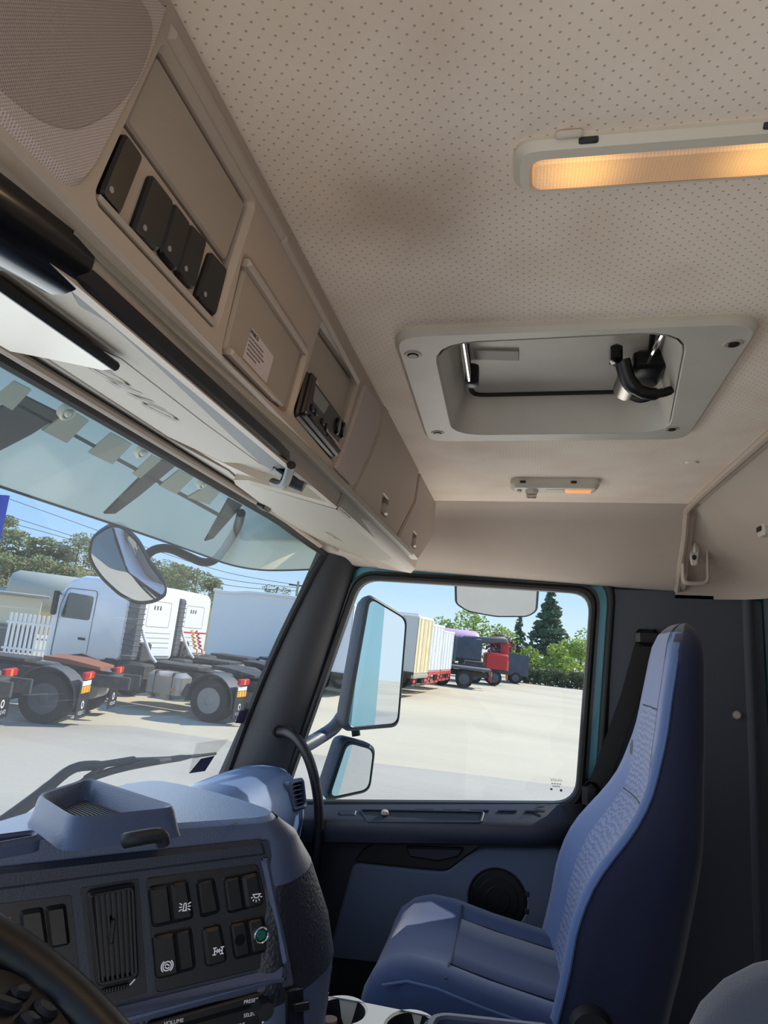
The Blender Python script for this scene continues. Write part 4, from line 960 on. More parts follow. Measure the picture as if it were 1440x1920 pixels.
# ================================================================ passenger seat
m_seat = M('seat_cloth_blue_lit', (78, 102, 150), .85, bump=(700, .35, .001), sheen=.35)  # lit copy of the seat cloth, windscreen light in its colour
m_seatd = M('seat_cloth_dark_shaded', (20, 28, 58), .9, bump=(700, .35, .001), sheen=.25)  # dark side cloth, with the shade on that side added to its colour
m_seatp = M('seat_cloth_pattern', (72, 92, 150), .85, sheen=.35)
def wave_cloth(m):
    nt = m.node_tree; b_ = nt.nodes['Principled BSDF']; L = nt.links.new
    tc = nt.nodes.new('ShaderNodeTexCoord'); wv_ = nt.nodes.new('ShaderNodeTexWave'); wv_.bands_direction = 'Z'; wv_.inputs['Scale'].default_value = 22; wv_.inputs['Distortion'].default_value = 5; wv_.inputs['Detail'].default_value = 1; wv_.inputs['Detail Scale'].default_value = 1.6
    mp = nt.nodes.new('ShaderNodeMapping'); mp.inputs['Scale'].default_value = (1.6, 1, 1)
    mr = nt.nodes.new('ShaderNodeMapRange'); mr.inputs[1].default_value = .2; mr.inputs[2].default_value = .5
    mx = nt.nodes.new('ShaderNodeMixRGB'); mx.inputs[1].default_value = lin((62, 83, 128)); mx.inputs[2].default_value = lin((90, 112, 158))
    bp = nt.nodes.new('ShaderNodeBump'); bp.inputs['Strength'].default_value = .5; bp.inputs['Distance'].default_value = .002
    L(tc.outputs['Object'], mp.inputs[0]); L(mp.outputs[0], wv_.inputs['Vector']); L(wv_.outputs['Color'], mr.inputs[0]); L(mr.outputs[0], mx.inputs[0]); L(mx.outputs[0], b_.inputs['Base Color'])
    L(mr.outputs[0], bp.inputs['Height']); L(bp.outputs[0], b_.inputs['Normal'])
wave_cloth(m_seatp)
seat = thing('cab_chair', 'blue cloth passenger seat with tall one piece backrest', 'seat', (.715, .05, 1.36))
XC = .715
fy = [(1.80, -.06), (1.87, -.08), (1.97, -.104), (2.02, -.11), (2.10, -.137), (2.16, -.175), (2.21, -.222), (2.28, -.268), (2.34, -.288), (2.40, -.308), (2.47, -.320), (2.56, -.338), (2.63, -.350), (2.70, -.37)]
by = [(1.70, -.27), (1.88, -.30), (1.975, -.328), (2.19, -.375), (2.40, -.405), (2.58, -.415), (2.70, -.41)]
hw = [(1.70, .255), (1.95, .262), (2.12, .265), (2.20, .255), (2.27, .225), (2.34, .195), (2.42, .172), (2.50, .16), (2.60, .150), (2.70, .140)]
rec = [(1.8, .035), (2.0, .045), (2.15, .05), (2.25, .035), (2.33, .012), (2.40, .0), (2.7, -.006)]
def smooth(tab, z): return (lerp1(tab, z-.03)+2*lerp1(tab, z)+lerp1(tab, z+.03))/4
def back_row(z, shrink=0.0):
    f, b_, h, r_ = smooth(fy, z), smooth(by, z), smooth(hw, z)-shrink, smooth(rec, z)
    t_ = (f-b_)*.46*min(1, shrink/.058)**1.6; f -= t_; b_ += t_
    fc_ = f-r_; x0_, x1_ = XC-h, XC+h; d_ = f-b_
    P = [(x0_+.04, b_), (x0_+.01, b_+d_*.12), (x0_, b_+d_*.4), (x0_+.001, b_+d_*.75), (x0_+.008, f-.012), (x0_+.022, f), (x0_+.05, f-.006*(r_ > .01)), (x0_+h*.42, fc_+(f-fc_)*.25), (XC-h*.3, fc_), (XC, fc_-.003), (XC+h*.3, fc_), (x1_-h*.42, fc_+(f-fc_)*.25), (x1_-.05, f-.006*(r_ > .01)), (x1_-.022, f), (x1_-.008, f-.012), (x1_-.001, b_+d_*.75), (x1_, b_+d_*.4), (x1_-.01, b_+d_*.12), (x1_-.04, b_)]
    return [(x, y, z) for x, y in P]
zs = [1.78+.03*i for i in range(29)]
rows = [back_row(z) for z in zs if z < 2.58] + [back_row(2.59, .003), back_row(2.61, .010), back_row(2.627, .020), back_row(2.640, .032), back_row(2.649, .046), back_row(2.654, .058)]
loft(MB(), rows, True).build('backrest', m_seatd, seat, smooth=60)
# front strips in the lit cloth tone
def strip(z0, z1, i0, i1, name, mat, d_=.003, n=26):
    rows = []
    for k in range(n+1):
        z = z0+(z1-z0)*k/n; r_ = back_row(z, 0 if z < 2.58 else lerp1([(2.58, 0), (2.59, .003), (2.61, .010), (2.627, .020), (2.64, .032)], z))
        rows.append([Vector(p)+Vector((0, d_, 0)) for p in r_[i0:i1]])
    # close the borders back into the seat
    rows = [[r_[0]-Vector((0, d_*2, 0))]+r_+[r_[-1]-Vector((0, d_*2, 0))] for r_ in rows]
    return loft(MB(), rows, False).build(name, mat, seat, smooth=60)
strip(1.80, 2.632, 4, 8, 'side_bolster', m_seat, .0022); strip(1.80, 2.632, 11, 15, 'side_bolster', m_seat, .0022)
strip(1.80, 2.245, 7, 12, 'centre_panel', m_seatp, .003); strip(2.248, 2.455, 7, 12, 'centre_panel', m_seatp, .003)
strip(2.458, 2.632, 7, 12, 'headrest_panel', m_seat, .003)
# piping between the face and the dark side
tube(MB(), [Vector(back_row(z)[4])+Vector((-.001, .001, 0)) for z in zs if z < 2.57], .0032, 6).build('piping', m_seat, seat)
# cushion
rows = []
tab_top = [(-.20, 1.850), (-.10, 1.862), (.05, 1.890), (.15, 1.914), (.21, 1.920), (.255, 1.910), (.29, 1.885), (.308, 1.85), (.312, 1.81), (.30, 1.76)]
for y, zt in tab_top:
    h = .262-.02*max(0, (y-.2)/.1); bow = .018 if y < .25 else .008; zb = 1.74
    if y > .30 or zt < 1.82: bow = .004
    X0_, X1_ = XC-h, XC+h
    P = [(X0_+.02, zb), (X0_, zb+.03), (X0_-.004, (zb+zt)/2), (X0_+.004, zt-.025), (X0_+.02, zt-.006), (X0_+.045, zt+.004), (X0_+.085, zt), (X0_+.12, zt-bow), (XC-.06, zt-bow*1.3), (XC+.06, zt-bow*1.3), (X1_-.12, zt-bow), (X1_-.085, zt), (X1_-.045, zt+.004), (X1_-.02, zt-.006), (X1_-.004, zt-.025), (X1_+.004, (zb+zt)/2), (X1_, zb+.03), (X1_-.02, zb)]
    rows.append([(x, y, z) for x, z in P])
cu_rows = rows
loft(MB(), rows, True).build('cushion', M('seat_cloth_shaded', (38, 60, 104), .85, bump=(700, .35, .001), sheen=.3), seat, smooth=60)  # same cloth as the backrest, shade put into a darker colour
# patterned insert and seams on the cushion
rr = []
for k in range(15):
    y = -.18+.31*k/14; zt = lerp1(tab_top, y)
    rr.append([(XC-.145, y, zt-.018), (XC-.14, y, zt-.012), (XC-.06, y, zt-.019), (XC+.06, y, zt-.019), (XC+.14, y, zt-.012), (XC+.145, y, zt-.018)])
loft(MB(), rr, False).build('cushion_insert', M('seat_cloth_insert', (33, 52, 94), .9, bump=(260, .5, .0015), sheen=.3), seat, smooth=60)
def zc_(y): return lerp1(tab_top, y)
tube(MB(), [(XC+x, .132, zc_(.132)+dz) for x, dz in ((-.24, -.004), (-.18, .003), (-.14, -.011), (-.05, -.021), (.05, -.021), (.14, -.011), (.18, .003), (.24, -.004))], .002, 6).build('cross_seam', m_seatd, seat)
for sx in (-1, 1):
    tube(MB(), [(XC+sx*.142, y, zc_(y)-.0125) for y in (-.15, 0, .1, .132)], .002, 6).build('side_seam', m_seatd, seat)
    tube(MB(), [(XC+sx*.255, y, zc_(y)-.022) for y in (-.1, .05, .15, .21, .26)], .0028, 6).build('edge_piping', m_seat, seat)
BX((XC, .05, 1.60), (.40, .42, .30), .03).build('base', m_black, seat)
BX((XC, .05, 1.425), (.46, .48, .13), .02).build('floor_plinth', m_carpet, seat)
cyl(MB(), (.452, -.15, 1.865), (.425, -.15, 1.865), .042, 24, .036).build('recliner_cover', m_doord, seat)
# ---------------------------------------------------------------- seat belt
sb = thing('seat_belt', 'black seat belt running down beside the passenger seat', 'seat belt', oX(1.10, 1100, 1490))
def ribbon(pts, w_, th=.002):
    rows = []
    for i, (p, d_) in enumerate(pts):
        p = Vector(p); d_ = Vector(d_).normalized()
        n_ = Vector((1, 0, 0))
        rows.append([p-d_*w_/2-n_*th, p+d_*w_/2-n_*th, p+d_*w_/2+n_*th, p-d_*w_/2+n_*th])
    return loft(MB(), rows, True)
ya = Vector((0, 1, .25))
ribbon([(oX(1.105, 1214, 1185), ya), (oX(1.10, 1180, 1310), ya), (oX(1.095, 1122, 1470), ya), (oX(1.09, 1108, 1500), ya)], .05).build('webbing', m_rubber, sb)
BX(oX(1.105, 1214, 1196), (.03, .07, .05), .012).build('upper_guide', m_black, sb)
BX(oX(1.09, 1108, 1492), (.035, .05, .075), .014).build('buckle_stop', m_black, sb)
# ================================================================ driver's seat (only its armrest and bolster edge come into the picture)
ds = thing('cab_chair', 'grey blue cloth driver seat with round armrest at lower right corner', 'seat', (-.62, -.2, 1.4))
m_arm = M('armrest_cloth_grey_blue', (62, 67, 80), .9, bump=(420, .5, .0015), sheen=.3)
p0 = CAM + ray(1500, 1960)*.62; p1 = CAM + ray(1475, 2010)*.50
rows = []
ac = CAM + ray(1590, 2060)*.66
for k in range(13):
    t = -1+2*k/12; rr_ = .115*math.sqrt(max(.02, 1-t**4)); 
    rows.append([ac+Vector((t*.05, 0, 0))+Vector((0, math.cos(a)*rr_*1.25, math.sin(a)*rr_)) for a in [2*math.pi*j/24 for j in range(24)]])
loft(MB(), rows, True).build('armrest', m_arm, ds, smooth=80)
BX((ac.x-.30, ac.y-.20, 2.15), (.46, .12, .72), .05).build('backrest', m_arm, ds)
BX((ac.x-.30, ac.y+.02, 1.86), (.48, .46, .14), .05).build('cushion', m_arm, ds)
BX((ac.x-.30, ac.y+.02, 1.57), (.38, .40, .44), .03).build('base', m_black, ds)
# ================================================================ tray with cup holders on the tunnel, armrest box
ct = thing('tunnel_tray', 'pale grey console tray with cup holders between the seats', 'tray', (.42, .30, 1.71))
TZ = 1.88
FTt = Fr((.4, .3, TZ), (1, 0, 0), (0, 1, 0))
def tt(*pts): return [(p.x-.4, p.y-.3) for p in (oZ(TZ, *q) for q in pts)]
to = tt((560, 1905), (598, 1862), (660, 1872), (800, 1900), (950, 1935), (900, 2050), (560, 2010))
to = rp(to, .03, 5)
c1, c2 = tt((640, 1893))[0], tt((770, 1925))[0]
h1 = ell(c1, .054, .046, 28); h2 = ell(c2, .062, .046, 28)
P1(FTt, to, -.168, 0, holes=[h1, h2], bev=.006, hbev=.004).build('body', M('pale_grey_plastic', (236, 236, 226), .5, bump=(700, .2, .001)), ct)  # pale plastic, colour raised to stand in for direct sun
for h_ in (h1, h2):
    loft(MB(), [[FTt.pt(p, -.004) for p in h_], [FTt.pt(p, -.075) for p in inset(h_, .006)]], True, False).build('cup_wall', m_doord, ct)
    P1(FTt, inset(h_, .005), -.085, -.075).build('cup_base', m_black, ct)
q = oZ(TZ, 618, 1917); cyl(MB(), q, q+Vector((0, 0, .006)), .014, 16).build('brown_cap', M('brown_cap', (96, 60, 44), .5), ct)
ab = thing('armrest_box', 'blue grey storage box with open top at the bottom edge', 'box', (.36, .02, 1.7))
AZ = 1.985
FAb = Fr((.3, .05, AZ), (1, 0, 0), (0, 1, 0))
abp = [(p.x-.3, p.y-.05) for p in (oZ(AZ, 785, 1925), oZ(AZ, 800, 1898), oZ(AZ, 830, 1892), oZ(AZ, 1038, 1914), oZ(AZ, 1030, 2010), oZ(AZ, 770, 2010))]
abp = abp if area(abp) > 0 else abp[::-1]
P1(FAb, rp(abp, .02, 4), -.272, 0, holes=[rp(inset(abp, .022), .012, 4)], bev=.010, hbev=.004).build('shell', m_dash, ab)
P1(FAb, rp(inset(abp, .021), .012, 4), -.26, -.03).build('liner', m_black, ab)
# ================================================================ things mounted outside the cab
m_tint = bpy.data.materials.new('smoked_acrylic'); m_tint.use_nodes = True
def tint_nodes():
    nt = m_tint.node_tree; nt.nodes.clear(); L = nt.links.new
    t = nt.nodes.new('ShaderNodeBsdfTransparent'); t.inputs[0].default_value = (.74, .62, .40, 1)
    d = nt.nodes.new('ShaderNodeBsdfTranslucent'); d.inputs[0].default_value = (.98, .86, .60, 1)
    g = nt.nodes.new('ShaderNodeBsdfGlossy'); g.inputs[1].default_value = .08
    m1 = nt.nodes.new('ShaderNodeMixShader'); m1.inputs[0].default_value = .66; m2 = nt.nodes.new('ShaderNodeMixShader'); m2.inputs[0].default_value = .04
    o = nt.nodes.new('ShaderNodeOutputMaterial'); L(t.outputs[0], m1.inputs[1]); L(d.outputs[0], m1.inputs[2]); L(m1.outputs[0], m2.inputs[1]); L(g.outputs[0], m2.inputs[2]); L(m2.outputs[0], o.inputs[0])
tint_nodes()
ev = thing('outer_sun_shield', 'smoked grey green acrylic sun shield outside above the windscreen', 'sun shield', (0, .8, 2.95))
lowe = [(-1.2, .95, 2.818), (-.6, .955, 2.818), (0, .96, 2.819), (.5, .96, 2.820), (.85, .95, 2.815), (1.02, .915, 2.803), (1.12, .85, 2.80), (1.19, .76, 2.81), (1.235, .64, 2.825)]
uppe = [(-1.2, .79, 2.995), (-.6, .795, 2.995), (0, .80, 2.995), (.5, .80, 2.995), (.85, .79, 2.99), (1.02, .765, 2.985), (1.10, .72, 2.98), (1.16, .66, 2.975), (1.20, .58, 2.965)]
lo_, up_ = spline(lowe, 4), spline(uppe, 4)
loft(MB(), [[u_.lerp(l_, t/6)+Vector((0, .012*math.sin(math.pi*t/6), .012*math.sin(math.pi*t/6))) for t in range(7)] for l_, u_ in zip(lo_, up_)], False).build('shield', m_tint, ev)
tube(MB(), lo_, .0028, 6).build('lower_edge', m_pillar, ev)
def shp(x, t, off=0.0):
    l_ = min(lo_, key=lambda p: abs(p.x-x)); u_ = min(up_, key=lambda p: abs(p.x-x)); p = u_.lerp(l_, t); return Vector((x, p.y-off*.6, p.z-off*.8))
m_patch = M('pale_patch_tone', (176, 172, 156), .6)
m_arm2 = M('bracket_dark', (72, 74, 72), .5)
FSH = Fr((0, .775, 2.978), (1, 0, 0), (0, .16, -.176))      # plane just inside the shield
if FSH.n.y > 0: FSH = Fr((0, .775, 2.978), (-1, 0, 0), (0, .16, -.176))
P1(FSH, FSH.poly([(-60, 712), (58, 768), (410, 962), (420, 975), (58, 775), (-60, 718)]), -.003, 0).build('cross_bar', m_arm2, ev)
for pl in ([(45, 742), (118, 778), (60, 815), (0, 846), (-60, 850), (-60, 800)], [(298, 862), (332, 872), (262, 930), (216, 964), (196, 964)], [(430, 935), (455, 948), (400, 1010), (385, 1015)], [(-120, 690), (-70, 716), (-160, 790), (-200, 770)]):
    P1(FSH, FSH.poly(pl), -.006, 0, bev=.001).build('support_arm', m_arm2, ev)
for pl in ([(27, 714), (58, 730), (22, 768), (-14, 748)], [(134, 768), (166, 788), (124, 830), (78, 806)], [(208, 811), (247, 832), (210, 870), (165, 848)], [(285, 853), (301, 862), (262, 896), (248, 888)], [(335, 881), (362, 894), (330, 926), (298, 910)], [(388, 910), (412, 922), (392, 945), (350, 932)]):
    P1(FSH, FSH.poly(pl), -.002, .002).build('pale_patch', m_patch, ev)  # pale rectangular patches just inside the shield
for px in ((122, 768), (263, 843), (377, 903), (-60, 690)):
    c = FSH.uv(*px)
    P1(FSH, ell(c, .017, .017, 18), 0, .012, holes=[ell(c, .0115, .0115, 18)], bev=.002).build('washer', m_lamph, ev)
    P1(FSH, ell((c[0]+.004, c[1]), .007, .007, 12), 0, .018, bev=.002).build('bolt', m_lamph, ev)
# ---- front mirror on its arm
fm = thing('front_mirror', 'convex front mirror on a bent arm seen through the windscreen', 'mirror', oY(1.06, 240, 1055))
_n = Vector((-.66, -.32, -.68)).normalized(); _uu = Vector((0, 0, 1)).cross(_n).normalized(); fc_ = Fr(oY(1.06, 240, 1055), _uu, _n.cross(_uu))
mo = fc_.poly([(165, 1038), (172, 1004), (205, 983), (228, 984), (262, 1018), (285, 1062), (314, 1100), (312, 1116), (290, 1129), (258, 1132), (225, 1116), (190, 1084), (172, 1058)])
mo = mo if area(mo) > 0 else mo[::-1]
cm = (sum(p[0] for p in mo)/len(mo), sum(p[1] for p in mo)/len(mo))
ms = rp(mo, .02, 3)
def scl(P, s): return [(cm[0]+(p[0]-cm[0])*s, cm[1]+(p[1]-cm[1])*s) for p in P]
loft(MB(), [[fc_.pt(p, 0) for p in ms]]+[[fc_.pt(p, -.075*math.sin(k*.31)) for p in scl(ms, math.cos(k*.31))] for k in range(1, 5)], True).build('shell', m_panel, fm, smooth=70)
loft(MB(), [[fc_.pt(p, d_) for p in scl(ms, s_)] for s_, d_ in ((1.0, 0), (1.0, .006), (.96, .006), (.95, .002))], True, False).build('rim', m_black, fm)
loft(MB(), [[fc_.pt(p, .002+.016*(1-s_*s_)) for p in scl(ms, s_*.955)] for s_ in (1, .85, .7, .55, .4, .25, .1, .02)], True, True).build('mirror_glass', m_mirror, fm, smooth=80)
am = [oY(1.09, 272, 1043), oY(1.07, 292, 1030), oY(1.05, 318, 1029), oY(1.02, 350, 1042), oY(.99, 380, 1054), oY(.96, 402, 1050), oY(.93, 420, 1030), oY(.90, 436, 1005), oY(.86, 446, 985), oY(.80, 452, 962)]
tube(MB(), spline(am, 5), .0135, 10).build('arm', m_pillar, fm)
# ---- side mirrors
def side_mirror(name, label, px, x, depth, housing_mat, nz=-.03):
    th_ = thing(name, label, 'mirror', oX(x, *px[0]))
    c_ = oX(x, sum(p[0] for p in px)/len(px), sum(p[1] for p in px)/len(px))
    n_ = Vector((-.715, -.695, nz)).normalized(); u_ = Vector((0, 0, 1)).cross(n_).normalized()
    f = Fr(c_, u_, n_.cross(u_)); P = f.poly(px); P = P if area(P) > 0 else P[::-1]
    outp = rp(inset(P, -.010), .035, 5); gp = rp(inset(P, .006), .03, 5)
    cc = (sum(p[0] for p in P)/len(P), sum(p[1] for p in P)/len(P))
    sc = lambda Q, s: [(cc[0]+(p[0]-cc[0])*s, cc[1]+(p[1]-cc[1])*s) for p in Q]
    loft(MB(), [[f.pt(p, .004) for p in sc(outp, .97)], [f.pt(p, 0) for p in outp]]+[[f.pt(p, -depth*math.sin(k*.36)) for p in sc(outp, 1-.32*(k/4)**2)] for k in range(1, 5)], True).build('housing', housing_mat, th_, smooth=60)
    P1(f, rp(inset(P, -.003), .033, 5), .003, .012, holes=[gp], bev=.003, hbev=.003).build('bezel', m_black, th_)
    MB().add([f.pt(p, .0095) for p in gp], [list(range(len(gp)))]).build('mirror_glass', m_mirror, th_, smooth=0)
    return th_, f
m_house = M('mirror_housing_navy', (44, 48, 66), .45, bump=(300, .4, .001), var=(260, (120, 122, 128), .35))
mm, fmm = side_mirror('main_mirror', 'tall rectangular side mirror outside the passenger window', [(690, 1118), (760, 1160), (744, 1358), (646, 1366)], 1.47, .10, m_house)
wm, fwm = side_mirror('wide_angle_mirror', 'small wide angle mirror below the tall side mirror', [(648, 1388), (700, 1402), (690, 1480), (612, 1497)], 1.47, .10, m_house, -.2)
ma = [oX(1.22, 560, 1405), oX(1.30, 590, 1388), oX(1.42, 625, 1365), oX(1.50, 640, 1345)]
tube(MB(), spline(ma, 5), .024, 10).build('bracket_arm', m_house, mm)
tube(MB(), [oX(1.5, 668, 1380), oX(1.5, 664, 1350)], .016, 10).build('joint', m_black, mm)
km, fkm = None, None
km = thing('kerb_mirror', 'kerb mirror hanging above the passenger window', 'mirror', oX(1.40, 930, 1130))
kc = oX(1.40, 930, 1128); kf = Fr(kc, (0, -1, 0), (.45, 0, 1))
kf = Fr(kc, (0, -1, 0), (-.77, 0, .64))
if kf.n.x > 0: kf = Fr(kc, (0, 1, 0), (-.77, 0, .64))
KP = kf.poly([(852, 1092), (1012, 1092), (1008, 1146), (990, 1157), (930, 1157), (876, 1147), (853, 1132)]); KP = KP if area(KP) > 0 else KP[::-1]
ko = rp(KP, .02, 4); kg = rp(inset(KP, .008), .015, 4)
P1(kf, ko, -.04, .006, holes=[kg], bev=.006, hbev=.002, back=True).build('housing', m_house, km)
MB().add([kf.pt(p, .003) for p in kg], [list(range(len(kg)))]).build('mirror_glass', m_mirror, km, smooth=0)
tube(MB(), [kf.pt(((KP[0][0]+KP[2][0])/2, .04), -.03), (1.21, .08, 2.93)], .012, 8).build('arm', m_black, km)
# ---- windscreen wiper
wp = thing('windscreen_wiper', 'black wiper lying across the bottom of the windscreen', 'wiper', oY(1.03, 0, 1545))
tube(MB(), spline([oY(1.035, -60, 1580), oY(1.035, 0, 1545), oY(1.035, 75, 1490), oY(1.035, 135, 1442), oY(1.03, 190, 1434), oY(1.025, 250, 1424)], 5), [.014]*12+[.012]*8+[.009]*6, 8).build('arm', m_rubber, wp)
tube(MB(), spline([oY(1.028, 112, 1482), oY(1.028, 180, 1455), oY(1.028, 240, 1438), oY(1.028, 320, 1424), oY(1.028, 404, 1413)], 5), [.005]*4+[.010]*13+[.005]*4, 8).build('blade', m_rubber, wp)
tube(MB(), spline([oY(1.03, 160, 1458), oY(1.035, 215, 1428), oY(1.035, 270, 1424), oY(1.03, 330, 1421), oY(1.03, 372, 1417)], 4), .006, 8).build('yoke', m_black, wp)
BX(oY(1.033, 243, 1429), (.03, .012, .016), .003).build('pivot', m_steel, wp)

# ================================================================ the yard outside
def noise_ground(name, c1, c2, c3, s):
    m = bpy.data.materials.new(name); m.use_nodes = True; nt = m.node_tree; b_ = nt.nodes['Principled BSDF']; L = nt.links.new
    b_.inputs['Roughness'].default_value = .9
    tc = nt.nodes.new('ShaderNodeTexCoord'); mp = nt.nodes.new('ShaderNodeMapping'); mp.inputs['Scale'].default_value = (1, .35, 1)
    n = nt.nodes.new('ShaderNodeTexNoise'); n.inputs['Scale'].default_value = s; n.inputs['Detail'].default_value = 6
    n2 = nt.nodes.new('ShaderNodeTexNoise'); n2.inputs['Scale'].default_value = s*30; n2.inputs['Detail'].default_value = 3
    m1 = nt.nodes.new('ShaderNodeMixRGB'); m1.inputs[1].default_value = lin(c1); m1.inputs[2].default_value = lin(c2)
    cr = nt.nodes.new('ShaderNodeValToRGB'); cr.color_ramp.elements[0].position = .4; cr.color_ramp.elements[1].position = .65
    m2 = nt.nodes.new('ShaderNodeMixRGB'); m2.inputs[2].default_value = lin(c3); mu = nt.nodes.new('ShaderNodeMath'); mu.operation = 'MULTIPLY'; mu.inputs[1].default_value = .35
    L(tc.outputs['Object'], mp.inputs[0]); L(mp.outputs[0], n.inputs['Vector']); L(tc.outputs['Object'], n2.inputs['Vector']); L(n.outputs[0], cr.inputs[0]); L(cr.outputs[0], m1.inputs[0])
    L(n2.outputs[0], mu.inputs[0]); L(mu.outputs[0], m2.inputs[0]); L(m1.outputs[0], m2.inputs[1]); L(m2.outputs[0], b_.inputs['Base Color']); return m
m_conc = noise_ground('yard_concrete', (212, 200, 172), (196, 184, 158), (170, 164, 150), .25)
m_asph = noise_ground('yard_asphalt', (188, 180, 164), (168, 161, 148), (146, 140, 130), .5)
m_grass = noise_ground('dry_grass_slope', (130, 124, 74), (150, 118, 78), (88, 96, 52), .35)
o = MB().add([(-150, -150, 0), (150, -150, 0), (150, 150, 0), (-150, 150, 0)], [[0, 1, 2, 3]]).build('ground', m_conc, smooth=0, frame=OUT); struct(o); o['label'] = 'pale concrete yard'
gp_ = [ground(*p) for p in ((-40, 1352), (240, 1362), (440, 1392), (700, 1432), (900, 1455), (1100, 1480))]
lane = [(p.x, p.y) for p in gp_] + [(gp_[-1].x, -40), (-8, -40), (-8, 30), (gp_[0].x, 30)]
FG = Fr((0, 0, 0), (1, 0, 0), (0, 1, 0))
o = P1(FG, lane, 0, .012).build('lane', m_asph, smooth=0, frame=OUT); struct(o); o['label'] = 'grey asphalt lane in front of the parked trucks'
# ---------------------------------------------------------------- vehicle materials
m_tw = M('truck_white', (244, 244, 242), .3, coat=.4)
m_tyre = M('tyre', (42, 42, 44), .85)
m_rimg = M('rim_grey', (150, 148, 142), .5, metal=.3)
m_rimd = M('rim_dark', (90, 92, 96), .55, metal=.3)
m_chas = M('chassis_dark', (52, 52, 54), .7, bump=(40, .4, .01), var=(6, (96, 90, 80), .6))
m_fend = M('fender_grey', (84, 86, 90), .6)
m_red = M('tail_red', (200, 24, 30), .3); m_org = M('reflector_orange', (240, 130, 30), .4); m_yel = M('reflector_yellow', (236, 200, 40), .4)
m_plate = M('number_plate', (225, 228, 235), .5)
m_tank = M('tank_alu', (176, 170, 160), .35, metal=.4)
m_rust = M('rust_plate', (150, 92, 66), .8)
m_twin = M('truck_window', (58, 76, 74), .1, coat=.5)
m_grill = M('dark_grille', (90, 92, 96), .6)
def local(x, y, heading):
    return OUT @ Matrix.Translation((x, y, 0)) @ Matrix.Rotation(heading-math.pi/2, 4, 'Z')
def yl(mb, c, r, w_, seg=28):   # cylinder along local X
    return cyl(mb, (c[0]-w_/2, c[1], c[2]), (c[0]+w_/2, c[1], c[2]), r, seg)
def wheel(par, fr, x, y, r, w_, rim, side):
    t = MB(); rows = []
    for xx, rr in ((-w_/2, r*.62), (-w_/2, r*.93), (-w_/2+.03, r), (w_/2-.03, r), (w_/2, r*.93), (w_/2, r*.62)):
        rows.append([(x+xx, y+rr*math.cos(a), r+rr*math.sin(a)) for a in [2*math.pi*k/32 for k in range(32)]])
    tw = loft(t, rows, True, False).build('wheel', m_tyre, par, frame=fr)
    s = side
    rows = []
    for xx, rr in ((w_/2-.005, .61), (w_/2-.05, .56), (w_/2-.06, .34), (w_/2+.0, .22), (w_/2+.01, .12), (w_/2+.01, .02)):
        rows.append([(x+s*xx, y+rr*r*math.cos(a), r+rr*r*math.sin(a)) for a in [2*math.pi*k/28 for k in range(28)]])
    rm = loft(MB(), rows, True, True).build('rim', rim, tw, frame=fr)
    yl(MB(), (x-s*(w_/2-.10), y, r), r*.6, .02).build('inner_disc', rim, tw, frame=fr)
    return tw
def fender(par, fr, x, y, r, w_, mat=None):
    rows = []
    for k in range(15):
        a = math.radians(-8+k*14); rows.append([(x-w_/2, y+r*math.cos(a), .5+r*math.sin(a)), (x+w_/2, y+r*math.cos(a), .5+r*math.sin(a)), (x+w_/2, y+(r+.02)*math.cos(a), .5+(r+.02)*math.sin(a)), (x-w_/2, y+(r+.02)*math.cos(a), .5+(r+.02)*math.sin(a))])
    f_ = loft(MB(), rows, True).build('fender', mat or m_fend, par, frame=fr)
    return f_
def rear_unit(par, fr, x, y):
    """mud flap with light cluster, plate and hazard marking, facing local -Y"""
    fl_ = BX((x, y, .52), (.56, .02, .72), .004).build('mud_flap', m_panel, par, frame=fr)
    ll = BX((x, y-.03, 1.02), (.50, .09, .15), .02).build('light_cluster', m_red, par, frame=fr)
    BX((x-.03, y-.08, 1.02), (.10, .012, .12), .004).build('amber_lens', m_org, ll, frame=fr)
    BX((x, y-.02, .865), (.46, .02, .10), .003).build('number_plate', m_plate, par, frame=fr)
    hz = BX((x, y-.02, .735), (.46, .02, .13), .003).build('hazard_marking', m_yel, par, frame=fr)
    for k in (-.15, 0, .15): BX((x+k, y-.032, .735), (.07, .006, .125)).build('stripe', m_org, hz, frame=fr)
    ff = Fr((x, y-.0115, .40), (1, 0, 0), (0, 0, 1)); tm = MB(); text(tm, ff, 'VOLVO', (0, -.13), .11, .002); tm.build('lettering', m_white, fl_, frame=fr, smooth=0)
    P1(ff, ell((0, .03), .07, .08, 20), 0, .003, holes=[ell((0, .03), .04, .05, 20)]).build('emblem', m_white, fl_, frame=fr, smooth=0)
